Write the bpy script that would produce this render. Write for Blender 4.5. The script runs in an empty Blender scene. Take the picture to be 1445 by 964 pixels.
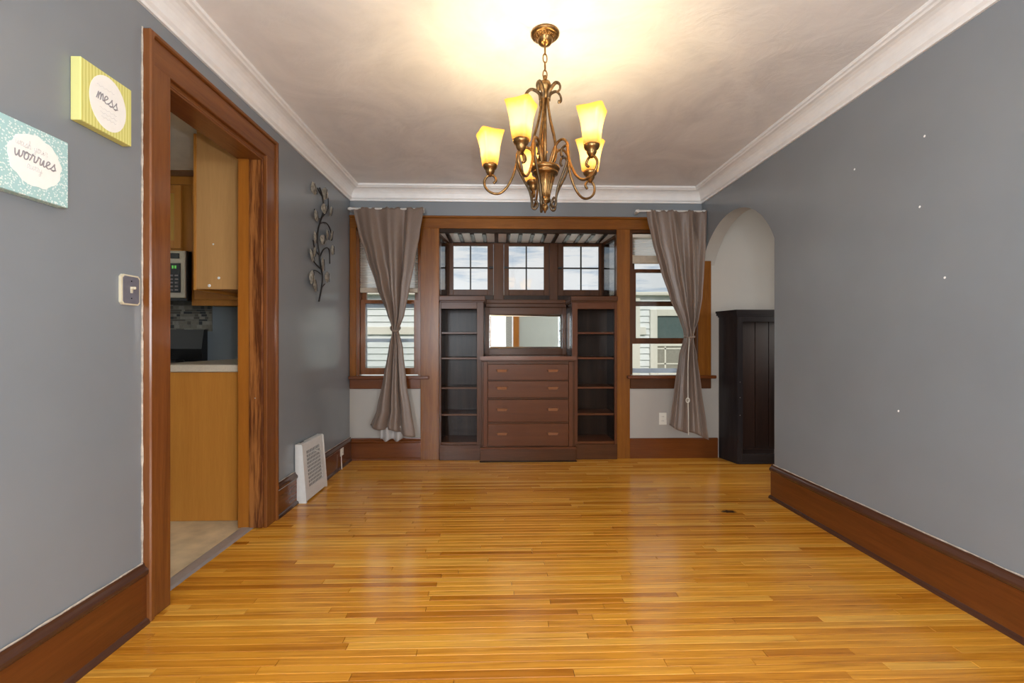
import bpy, bmesh, math, random
from mathutils import Vector, Matrix

C = bpy.context.scene.collection
SC = bpy.context.scene
PI = math.pi
random.seed(7)

# ------------------------------------------------------------------ camera
cam = bpy.data.cameras.new('camera'); co = bpy.data.objects.new('camera', cam); C.objects.link(co)
cam.sensor_width = 36.0; cam.lens = 36.0 * 645.0 / 1445.0
cam.clip_start = 0.02; cam.clip_end = 200
cam.shift_y = 1.0 / 1445.0
co.location = (0, 0, 1.10)
co.rotation_euler = (PI / 2, 0, -math.atan(17.5 / 645.0))
SC.camera = co

# ------------------------------------------------------------------ colour management
SC.view_settings.view_transform = 'Standard'
SC.view_settings.look = 'None'
SC.view_settings.gamma = 1.0
SC.view_settings.use_curve_mapping = False
SC.view_settings.exposure = 0.0

# ------------------------------------------------------------------ sky
w = bpy.data.worlds.new('sky'); SC.world = w; w.use_nodes = True
nt = w.node_tree; nt.nodes.clear()
def N(t, **k):
    n = nt.nodes.new(t)
    for a, v in k.items(): setattr(n, a, v)
    return n
out = N('ShaderNodeOutputWorld'); bg = N('ShaderNodeBackground'); tc = N('ShaderNodeTexCoord')
mp = N('ShaderNodeMapping'); mp.inputs['Scale'].default_value = (3.0, 3.0, 22.0)
nz = N('ShaderNodeTexNoise'); nz.inputs['Scale'].default_value = 2.2; nz.inputs['Detail'].default_value = 6
nz.inputs['Roughness'].default_value = 0.62
rp = N('ShaderNodeValToRGB')
rp.color_ramp.elements[0].position = 0.30; rp.color_ramp.elements[0].color = (0.34, 0.48, 0.64, 1)
rp.color_ramp.elements[1].position = 0.50; rp.color_ramp.elements[1].color = (0.86, 0.87, 0.88, 1)
nt.links.new(tc.outputs['Generated'], mp.inputs['Vector']); nt.links.new(mp.outputs[0], nz.inputs['Vector'])
nt.links.new(nz.outputs['Fac'], rp.inputs[0]); nt.links.new(rp.outputs[0], bg.inputs['Color'])
bg.inputs['Strength'].default_value = 0.95
nt.links.new(bg.outputs[0], out.inputs[0])

# ------------------------------------------------------------------ sun and daylight at the windows behind the camera
def lamp(name, kind, loc, power, color=(1, 1, 1), size=None, aim=None, radius=None):
    l = bpy.data.lights.new(name, kind); o = bpy.data.objects.new(name, l); C.objects.link(o)
    o.location = loc; l.energy = power; l.color = color
    if kind == 'AREA':
        l.shape = 'RECTANGLE'; l.size, l.size_y = size
    if radius is not None: l.shadow_soft_size = radius
    if aim is not None:
        o.rotation_euler = (Vector(aim) - Vector(loc)).to_track_quat('-Z', 'Y').to_euler()
    return o
sun = lamp('sun', 'SUN', (2.5, -6, 12), 2.4, (1.0, 0.96, 0.88), aim=(1.2, 6.5, 1.5))
sun.data.angle = math.radians(2)
DAY = (0.86, 0.93, 1.0)
lamp('daylight_rear_left', 'AREA', (-1.75, -4.38, 1.45), 265, DAY, (1.5, 1.5), aim=(-1.4, 0, 1.3))
lamp('daylight_rear_right', 'AREA', (3.3, -4.38, 1.45), 215, DAY, (.9, 1.5), aim=(2.4, 0, 1.3))
lamp('daylight_side_left', 'AREA', (-3.38, -2.1, 1.45), 190, DAY, (1.8, 1.5), aim=(0, -2.0, 1.3))
lamp('daylight_side_right', 'AREA', (4.18, -2.1, 1.45), 190, DAY, (1.8, 1.5), aim=(0, -2.0, 1.3))
lamp('daylight_nook', 'AREA', (4.18, 2.6, 1.5), 30, (1.0, 0.95, 0.88), (1.4, 1.3), aim=(2.5, 3.2, 1.2))
lamp('kitchen_ceiling_light', 'AREA', (-3.1, 2.2, 2.90), 185, (1.0, 0.86, 0.66), (.5, .5), aim=(-3.1, 2.2, 0))  # added fill lamp to brighten the kitchen; no fixture stands for it
# the photographer's flash on the camera, just above the lens
lamp('camera_flash', 'POINT', (0.10, 0.0, 1.26), 75, (1.0, 0.97, 0.93), radius=0.03)

# ------------------------------------------------------------------ materials
M = {}
def mat(name):
    m = bpy.data.materials.new(name); m.use_nodes = True
    t = m.node_tree; b = t.nodes['Principled BSDF']
    return m, t, b
def nd(t, typ, **k):
    n = t.nodes.new(typ)
    for a, v in k.items(): setattr(n, a, v)
    return n
def setin(n, **k):
    for a, v in k.items(): n.inputs[a.replace('_', ' ')].default_value = v
def rgba(c): return (c[0], c[1], c[2], 1)
def plain(name, c, rough=0.5, metal=0.0, var=0.06, bump=0.0, scale=30, coat=0):
    m, t, b = mat(name)
    b.inputs['Roughness'].default_value = rough; b.inputs['Metallic'].default_value = metal
    if coat: b.inputs['Coat Weight'].default_value = coat
    tcn = nd(t, 'ShaderNodeTexCoord'); n = nd(t, 'ShaderNodeTexNoise'); setin(n, Scale=scale, Detail=4.0)
    r = nd(t, 'ShaderNodeValToRGB')
    r.color_ramp.elements[0].position = .3; r.color_ramp.elements[1].position = .7
    r.color_ramp.elements[0].color = rgba([max(0, x * (1 - var)) for x in c]); r.color_ramp.elements[1].color = rgba([min(1, x * (1 + var)) for x in c])
    t.links.new(tcn.outputs['Object'], n.inputs['Vector']); t.links.new(n.outputs['Fac'], r.inputs[0]); t.links.new(r.outputs[0], b.inputs['Base Color'])
    if bump:
        bp = nd(t, 'ShaderNodeBump'); setin(bp, Strength=bump, Distance=0.004)
        t.links.new(n.outputs['Fac'], bp.inputs['Height']); t.links.new(bp.outputs[0], b.inputs['Normal'])
    return m
def wood(name, c1, c2, axis='z', rough=0.28, scale=1.0, contrast=(.3, .7), bump=.05, figure=.0, spec=.28):
    m, t, b = mat(name)
    b.inputs['Roughness'].default_value = rough; b.inputs['Specular IOR Level'].default_value = spec
    tcn = nd(t, 'ShaderNodeTexCoord'); mpn = nd(t, 'ShaderNodeMapping')
    s = [16 * scale] * 3; s['xyz'.index(axis)] = 1.1 * scale
    mpn.inputs['Scale'].default_value = s
    oi = nd(t, 'ShaderNodeObjectInfo'); ml = nd(t, 'ShaderNodeVectorMath', operation='SCALE'); ml.inputs[0].default_value = (17, 13, 11)
    t.links.new(oi.outputs['Random'], ml.inputs['Scale']); t.links.new(ml.outputs[0], mpn.inputs['Location'])
    t.links.new(tcn.outputs['Object'], mpn.inputs['Vector'])
    n1 = nd(t, 'ShaderNodeTexNoise'); setin(n1, Scale=1.0, Detail=5.0, Roughness=.6, Distortion=.6 + figure)
    n2 = nd(t, 'ShaderNodeTexNoise'); setin(n2, Scale=7.0, Detail=3.0, Roughness=.7)
    t.links.new(mpn.outputs[0], n1.inputs['Vector']); t.links.new(mpn.outputs[0], n2.inputs['Vector'])
    mx = nd(t, 'ShaderNodeMath', operation='MULTIPLY_ADD'); mx.inputs[1].default_value = .35
    sb = nd(t, 'ShaderNodeMath', operation='MULTIPLY'); sb.inputs[1].default_value = .65
    t.links.new(n1.outputs['Fac'], sb.inputs[0]); t.links.new(n2.outputs['Fac'], mx.inputs[0]); t.links.new(sb.outputs[0], mx.inputs[2])
    r = nd(t, 'ShaderNodeValToRGB')
    r.color_ramp.elements[0].position = contrast[0]; r.color_ramp.elements[0].color = rgba(c1)
    r.color_ramp.elements[1].position = contrast[1]; r.color_ramp.elements[1].color = rgba(c2)
    t.links.new(mx.outputs[0], r.inputs[0]); t.links.new(r.outputs[0], b.inputs['Base Color'])
    bp = nd(t, 'ShaderNodeBump'); setin(bp, Strength=bump, Distance=.002)
    t.links.new(mx.outputs[0], bp.inputs['Height']); t.links.new(bp.outputs[0], b.inputs['Normal'])
    return m
def woods(key, c1, c2, **k):
    for a in 'xyz': M[key + '_' + a] = wood(key.replace('_', ' ') + ' ' + a, c1, c2, axis=a, **k)
def paint_wall(name, c, rough=.40, blot=.05, bump=.10):
    m, t, b = mat(name)
    tcn = nd(t, 'ShaderNodeTexCoord')
    n = nd(t, 'ShaderNodeTexNoise'); setin(n, Scale=1.3, Detail=4.0, Roughness=.6)
    f = nd(t, 'ShaderNodeTexNoise'); setin(f, Scale=55.0, Detail=3.0)
    r = nd(t, 'ShaderNodeValToRGB'); r.color_ramp.elements[0].position = .3; r.color_ramp.elements[1].position = .7
    r.color_ramp.elements[0].color = rgba([x * (1 - blot) for x in c]); r.color_ramp.elements[1].color = rgba([min(1, x * (1 + blot)) for x in c])
    for q in (n, f): t.links.new(tcn.outputs['Object'], q.inputs['Vector'])
    t.links.new(n.outputs['Fac'], r.inputs[0]); t.links.new(r.outputs[0], b.inputs['Base Color'])
    b.inputs['Roughness'].default_value = rough
    bp = nd(t, 'ShaderNodeBump'); setin(bp, Strength=bump, Distance=.003)
    ad = nd(t, 'ShaderNodeMath', operation='ADD'); t.links.new(n.outputs['Fac'], ad.inputs[0]); t.links.new(f.outputs['Fac'], ad.inputs[1])
    t.links.new(ad.outputs[0], bp.inputs['Height']); t.links.new(bp.outputs[0], b.inputs['Normal'])
    return m

woods('trim', (.12, .039, .006), (.255, .090, .013), rough=.26)
woods('door_trim', (.125, .040, .011), (.225, .078, .020), rough=.18, spec=.5)
woods('moulding', (.050, .020, .012), (.085, .034, .019), rough=.16, spec=.6)  # darker purplish tone paints in the glossy look of cap and shoe
woods('base', (.095, .026, .007), (.155, .045, .010), rough=.20, spec=.5)
woods('buffet', (.055, .021, .009), (.100, .038, .015), rough=.25, spec=.2)
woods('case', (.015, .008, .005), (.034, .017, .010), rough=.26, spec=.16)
woods('drawer', (.080, .026, .010), (.125, .043, .016), rough=.28, spec=.2)
woods('pull', (.21, .085, .040), (.27, .115, .055), rough=.35)
woods('kitchen', (.44, .170, .028), (.62, .275, .052), rough=.35, contrast=(.2, .8))
woods('kitchen_pale', (.52, .285, .105), (.62, .35, .135), rough=.45)
woods('kitchen_gold', (.52, .30, .05), (.60, .36, .07), rough=.35)
woods('figured', (.10, .030, .010), (.36, .14, .038), rough=.26, scale=.7, contrast=(.42, .56), figure=1.6)
woods('amber', (.30, .098, .012), (.42, .155, .022), rough=.30)
woods('black_wood', (.012, .010, .011), (.030, .024, .024), rough=.20)
woods('black_brown', (.012, .006, .005), (.032, .014, .009), rough=.30)
M['wall'] = paint_wall('blue grey satin paint', (.215, .234, .254), rough=.25, bump=.05)
M['wall_pale'] = paint_wall('pale greige paint', (.38, .35, .315), rough=.5)
M['wall_rear'] = paint_wall('sage grey paint', (.20, .20, .17), rough=.6)
M['white_trim'] = plain('white gloss trim paint', (.86, .845, .83), .35, var=.03, bump=.1, scale=18)
M['white_plastic'] = plain('ivory plastic', (.72, .68, .60), .35, var=.02)
M['white_metal'] = plain('white enamel', (.66, .65, .63), .35, var=.04)
M['dark_void'] = plain('dark duct', (.02, .02, .022), .8)  # near-black stands in for the shade inside the register
M['caulk'] = plain('old caulk', (.48, .41, .34), .7, var=.25, scale=60, bump=.4)
M['bronze'] = plain('antique bronze', (.22, .122, .045), .28, .9, var=.4, scale=70, bump=.15)
M['bronze_dark'] = plain('dark bronze', (.10, .065, .035), .40, .8, var=.3, scale=60)
M['vine'] = plain('blackened metal', (.030, .027, .026), .45, .6, var=.2)
M['leaf'] = plain('pewter leaf metal', (.36, .34, .29), .34, .6, var=.4, scale=50, bump=.3)
M['nickel'] = plain('brushed nickel', (.55, .53, .48), .3, .9)
M['steel'] = plain('stainless steel', (.50, .45, .37), .42, .5, var=.03)
M['black'] = plain('black plastic', (.012, .012, .013), .25, var=.1)
M['black_soft'] = plain('black enamel', (.010, .010, .010), .30, var=.1)
M['counter'] = plain('beige laminate', (.62, .55, .44), .35, var=.06, scale=120)
M['vinyl'] = plain('beige vinyl', (.66, .55, .37), .35, var=.20, scale=9)
M['thresh'] = plain('dull aluminium strip', (.46, .47, .50), .45, .6)
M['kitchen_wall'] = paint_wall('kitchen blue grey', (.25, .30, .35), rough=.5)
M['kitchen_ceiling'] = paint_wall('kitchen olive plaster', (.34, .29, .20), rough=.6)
M['chip'] = plain('white filler', (.85, .84, .82), .7)
M['iron'] = plain('dark iron', (.020, .019, .018), .4, .6)
M['siding'] = plain('white siding', (.78, .80, .79), .6, var=.03, scale=4)
M['siding_cream'] = plain('cream board', (.78, .74, .64), .6, var=.03)
M['storm'] = plain('pale blue storm frame', (.45, .52, .60), .4, var=.05)
M['storm_dark'] = plain('dark storm frame', (.06, .065, .075), .4, var=.05)
M['grass'] = plain('lawn', (.08, .13, .04), .9, var=.4)
M['roofing'] = plain('grey roofing', (.30, .31, .33), .8)
M['ring'] = plain('cream cord', (.62, .58, .50), .6)
M['ink'] = plain('grey ink', (.26, .24, .25), .8)
M['ink_soft'] = plain('pale grey ink', (.60, .58, .57), .8)
M['paper'] = plain('white print', (.86, .84, .80), .7, var=.02)
M['switch_plate'] = plain('pewter plate', (.15, .145, .175), .40, .1, var=.12)
M['ivory'] = plain('aged ivory', (.60, .54, .40), .4)
M['bronze_hot'] = M['bronze']
for k, c in dict(a=(.22, .20, .16), b=(.03, .033, .036), c=(.11, .095, .075), d=(.30, .28, .23)).items():
    M['tile_' + k] = plain('mosaic tile ' + k, c, .40, var=.1)
M['grout'] = plain('grout', (.25, .24, .21), .8)

def glass(name, tint=(1, 1, 1), refl=.9):
    m, t, b = mat(name); t.nodes.remove(b)
    o = t.nodes['Material Output']; tr = nd(t, 'ShaderNodeBsdfTransparent'); gl = nd(t, 'ShaderNodeBsdfGlossy')
    tr.inputs[0].default_value = rgba(tint); gl.inputs['Roughness'].default_value = .02
    fr = nd(t, 'ShaderNodeFresnel'); fr.inputs[0].default_value = 1.45
    mu = nd(t, 'ShaderNodeMath', operation='MULTIPLY'); mu.inputs[1].default_value = refl
    mx = nd(t, 'ShaderNodeMixShader'); t.links.new(fr.outputs[0], mu.inputs[0]); t.links.new(mu.outputs[0], mx.inputs[0])
    t.links.new(tr.outputs[0], mx.inputs[1]); t.links.new(gl.outputs[0], mx.inputs[2]); t.links.new(mx.outputs[0], o.inputs[0])
    return m
M['glass'] = glass('window glass', (.97, .98, .98))
M['dark_glass'] = plain('dark window glass', (.10, .14, .13), .05, var=.1)
m, t, b = mat('mirror silver'); b.inputs['Base Color'].default_value = (.82, .83, .80, 1); b.inputs['Metallic'].default_value = 1; b.inputs['Roughness'].default_value = .02
M['mirror'] = m
# fabric
def fabric(name, c, rough=.55, sheen=.4):
    m, t, b = mat(name)
    tcn = nd(t, 'ShaderNodeTexCoord'); mpn = nd(t, 'ShaderNodeMapping'); mpn.inputs['Scale'].default_value = (260, 260, 40)
    n = nd(t, 'ShaderNodeTexNoise'); setin(n, Scale=1.0, Detail=2.0)
    r = nd(t, 'ShaderNodeValToRGB'); r.color_ramp.elements[0].color = rgba([x * .82 for x in c]); r.color_ramp.elements[1].color = rgba([x * 1.15 for x in c])
    t.links.new(tcn.outputs['Object'], mpn.inputs[0]); t.links.new(mpn.outputs[0], n.inputs['Vector']); t.links.new(n.outputs['Fac'], r.inputs[0])
    t.links.new(r.outputs[0], b.inputs['Base Color']); b.inputs['Roughness'].default_value = rough
    b.inputs['Sheen Weight'].default_value = sheen; b.inputs['Sheen Roughness'].default_value = .4
    return m
M['curtain'] = fabric('taupe satin curtain', (.185, .132, .103), .42, .15)
M['lining'] = fabric('pale curtain lining', (.42, .39, .37), .5, .2)
m, t, b = mat('translucent shade cloth')
b.inputs['Base Color'].default_value = (.80, .76, .70, 1); b.inputs['Roughness'].default_value = .8
tl = nd(t, 'ShaderNodeBsdfTranslucent'); tl.inputs[0].default_value = (.95, .91, .84, 1)
mx = nd(t, 'ShaderNodeMixShader'); mx.inputs[0].default_value = .8
tp = nd(t, 'ShaderNodeBsdfTransparent'); m3 = nd(t, 'ShaderNodeMixShader'); m3.inputs[0].default_value = .22
t.links.new(b.outputs[0], mx.inputs[1]); t.links.new(tl.outputs[0], mx.inputs[2]); t.links.new(mx.outputs[0], m3.inputs[1]); t.links.new(tp.outputs[0], m3.inputs[2]); t.links.new(m3.outputs[0], t.nodes['Material Output'].inputs[0])
M['blind'] = m
M['blind_rail'] = plain('beige blind rail', (.42, .35, .27), .5)
# lamp glass: amber scavo glass, lets the bulb through, plus a painted glow
m, t, b = mat('amber lamp glass'); t.nodes.remove(b)
tl = nd(t, 'ShaderNodeBsdfTranslucent'); gl = nd(t, 'ShaderNodeBsdfGlossy'); gl.inputs['Roughness'].default_value = .25
em = nd(t, 'ShaderNodeEmission'); mx = nd(t, 'ShaderNodeMixShader'); mx.inputs[0].default_value = .04; ad = nd(t, 'ShaderNodeAddShader')
tcn = nd(t, 'ShaderNodeTexCoord'); sp = nd(t, 'ShaderNodeSeparateXYZ'); t.links.new(tcn.outputs['Generated'], sp.inputs[0])
n = nd(t, 'ShaderNodeTexNoise'); setin(n, Scale=9.0, Detail=4.0); t.links.new(tcn.outputs['Generated'], n.inputs['Vector'])
mm = nd(t, 'ShaderNodeMath', operation='MULTIPLY_ADD'); mm.inputs[1].default_value = .16; t.links.new(n.outputs['Fac'], mm.inputs[0]); t.links.new(sp.outputs['Z'], mm.inputs[2])
rc = nd(t, 'ShaderNodeValToRGB'); e = rc.color_ramp.elements
e[0].position = .08; e[0].color = (.95, .56, .14, 1); e[1].position = 1.0; e[1].color = (.92, .64, .20, 1)
k = e.new(.42); k.color = (1, .84, .50, 1); k = e.new(.80); k.color = (1, .81, .42, 1)
t.links.new(mm.outputs[0], rc.inputs[0]); t.links.new(rc.outputs[0], tl.inputs[0]); t.links.new(rc.outputs[0], em.inputs[0])
em.inputs[1].default_value = .36
t.links.new(tl.outputs[0], mx.inputs[1]); t.links.new(gl.outputs[0], mx.inputs[2])
t.links.new(mx.outputs[0], ad.inputs[0]); t.links.new(em.outputs[0], ad.inputs[1]); t.links.new(ad.outputs[0], t.nodes['Material Output'].inputs[0])
M['lamp_glass'] = m
m, t, b = mat('lit bulb'); b.inputs['Base Color'].default_value = (1, .9, .7, 1); b.inputs['Emission Color'].default_value = (1, .86, .6, 1); b.inputs['Emission Strength'].default_value = 6
M['bulb'] = m
m, t, b = mat('green display digits'); b.inputs['Base Color'].default_value = (.1, .5, .1, 1); b.inputs['Emission Color'].default_value = (.25, .9, .15, 1); b.inputs['Emission Strength'].default_value = .25
M['digits'] = m

# ceiling: hand-swirled plaster
m, t, b = mat('swirled ceiling plaster'); b.inputs['Roughness'].default_value = .7
tcn = nd(t, 'ShaderNodeTexCoord'); n = nd(t, 'ShaderNodeTexNoise'); setin(n, Scale=1.6, Detail=6.0, Roughness=.6, Distortion=1.6)
n2 = nd(t, 'ShaderNodeTexNoise'); setin(n2, Scale=6.0, Detail=6.0, Roughness=.6, Distortion=2.5)
for q in (n, n2): t.links.new(tcn.outputs['Object'], q.inputs['Vector'])
r = nd(t, 'ShaderNodeValToRGB'); r.color_ramp.elements[0].position = .32; r.color_ramp.elements[0].color = (.74, .735, .74, 1)
r.color_ramp.elements[1].position = .68; r.color_ramp.elements[1].color = (.90, .89, .885, 1)
t.links.new(n.outputs['Fac'], r.inputs[0]); t.links.new(r.outputs[0], b.inputs['Base Color'])
bp = nd(t, 'ShaderNodeBump'); setin(bp, Strength=.22, Distance=.01); t.links.new(n2.outputs['Fac'], bp.inputs['Height']); t.links.new(bp.outputs[0], b.inputs['Normal'])
M['ceiling'] = m

# strip oak floor: each board gets its own tone; one burn mark by the arch
m, t, b = mat('honey oak strip'); b.inputs['Specular IOR Level'].default_value = .65
tcn = nd(t, 'ShaderNodeTexCoord'); geo = nd(t, 'ShaderNodeNewGeometry'); oi = nd(t, 'ShaderNodeObjectInfo')
ra = nd(t, 'ShaderNodeMath', operation='ADD'); fr = nd(t, 'ShaderNodeMath', operation='FRACT')
t.links.new(geo.outputs['Random Per Island'], ra.inputs[0]); t.links.new(oi.outputs['Random'], ra.inputs[1]); t.links.new(ra.outputs[0], fr.inputs[0])
sc = nd(t, 'ShaderNodeVectorMath', operation='SCALE'); sc.inputs[0].default_value = (37, 23, 5); t.links.new(fr.outputs[0], sc.inputs['Scale'])
av = nd(t, 'ShaderNodeVectorMath', operation='ADD'); t.links.new(geo.outputs['Position'], av.inputs[0]); t.links.new(sc.outputs[0], av.inputs[1])
mpn = nd(t, 'ShaderNodeMapping'); mpn.inputs['Scale'].default_value = (2.2, 62, 62); t.links.new(av.outputs[0], mpn.inputs[0])
n1 = nd(t, 'ShaderNodeTexNoise'); setin(n1, Scale=1.0, Detail=5.0, Roughness=.65, Distortion=.9); t.links.new(mpn.outputs[0], n1.inputs['Vector'])
r1 = nd(t, 'ShaderNodeValToRGB'); e = r1.color_ramp.elements
e[0].position = 0; e[0].color = (.42, .150, .011, 1); e[1].position = 1; e[1].color = (.72, .375, .058, 1)
k = e.new(.18); k.color = (.56, .228, .020, 1); k = e.new(.7); k.color = (.645, .290, .031, 1)
t.links.new(fr.outputs[0], r1.inputs[0])
r2 = nd(t, 'ShaderNodeValToRGB'); r2.color_ramp.elements[0].position = .28; r2.color_ramp.elements[0].color = (.60, .50, .42, 1); r2.color_ramp.elements[1].position = .56; r2.color_ramp.elements[1].color = (1.04, 1.04, 1.04, 1)
t.links.new(n1.outputs['Fac'], r2.inputs[0])
mxc = nd(t, 'ShaderNodeMix', data_type='RGBA', blend_type='MULTIPLY'); mxc.inputs['Factor'].default_value = 1
t.links.new(r1.outputs[0], mxc.inputs['A']); t.links.new(r2.outputs[0], mxc.inputs['B'])
dv = nd(t, 'ShaderNodeVectorMath', operation='SUBTRACT'); dv.inputs[1].default_value = (1.486, 2.93, 0); t.links.new(geo.outputs['Position'], dv.inputs[0])
ds = nd(t, 'ShaderNodeVectorMath', operation='MULTIPLY'); ds.inputs[1].default_value = (16, 30, 1); t.links.new(dv.outputs[0], ds.inputs[0])
dn = nd(t, 'ShaderNodeTexNoise'); setin(dn, Scale=40.0); t.links.new(geo.outputs['Position'], dn.inputs['Vector'])
ln = nd(t, 'ShaderNodeVectorMath', operation='LENGTH'); t.links.new(ds.outputs[0], ln.inputs[0])
la = nd(t, 'ShaderNodeMath', operation='ADD'); t.links.new(ln.outputs['Value'], la.inputs[0]); t.links.new(dn.outputs['Fac'], la.inputs[1])
rs = nd(t, 'ShaderNodeValToRGB'); rs.color_ramp.elements[0].position = .75; rs.color_ramp.elements[0].color = (1, 1, 1, 1); rs.color_ramp.elements[1].position = 1.0; rs.color_ramp.elements[1].color = (0, 0, 0, 1)
hl = nd(t, 'ShaderNodeMath', operation='MULTIPLY'); hl.inputs[1].default_value = .72; t.links.new(la.outputs[0], hl.inputs[0]); t.links.new(hl.outputs[0], rs.inputs[0])
mx2 = nd(t, 'ShaderNodeMix', data_type='RGBA'); mx2.inputs['B'].default_value = (.05, .018, .006, 1)
t.links.new(rs.outputs[0], mx2.inputs['Factor']); t.links.new(mxc.outputs['Result'], mx2.inputs['A']); t.links.new(mx2.outputs['Result'], b.inputs['Base Color'])
wn = nd(t, 'ShaderNodeTexNoise'); setin(wn, Scale=1.6, Detail=3.0); t.links.new(geo.outputs['Position'], wn.inputs['Vector'])
mr = nd(t, 'ShaderNodeMapRange'); mr.inputs['To Min'].default_value = .12; mr.inputs['To Max'].default_value = .23; t.links.new(wn.outputs['Fac'], mr.inputs[0]); t.links.new(mr.outputs[0], b.inputs['Roughness'])
bp = nd(t, 'ShaderNodeBump'); setin(bp, Strength=.06, Distance=.002); t.links.new(n1.outputs['Fac'], bp.inputs['Height']); t.links.new(bp.outputs[0], b.inputs['Normal'])
M['oak'] = m
M['subfloor'] = plain('dark gap under boards', (.06, .03, .012), .8)

# printed canvas faces
def canvas_mat(name, c1, c2, kind):
    m, t, b = mat(name); b.inputs['Roughness'].default_value = .75
    tcn = nd(t, 'ShaderNodeTexCoord')
    if kind == 'stripe':
        n = nd(t, 'ShaderNodeTexWave', bands_direction='Y'); setin(n, Scale=26.0, Distortion=0.4, Detail=1.0)
        src = n.outputs['Fac']
    else:
        n = nd(t, 'ShaderNodeTexVoronoi', feature='F1'); setin(n, Scale=150.0, Randomness=1.0); src = n.outputs['Distance']
    r = nd(t, 'ShaderNodeValToRGB'); r.color_ramp.elements[0].color = rgba(c1); r.color_ramp.elements[1].color = rgba(c2)
    if kind != 'stripe': r.color_ramp.elements[0].position = .32; r.color_ramp.elements[1].position = .42
    t.links.new(tcn.outputs['Object'], n.inputs['Vector']); t.links.new(src, r.inputs[0]); t.links.new(r.outputs[0], b.inputs['Base Color'])
    return m
M['canvas_yellow'] = canvas_mat('yellow striped print', (.58, .55, .14), (.72, .70, .27), 'stripe')
M['canvas_teal'] = canvas_mat('teal flecked print', (.72, .80, .77), (.36, .56, .56), 'fleck')

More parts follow.
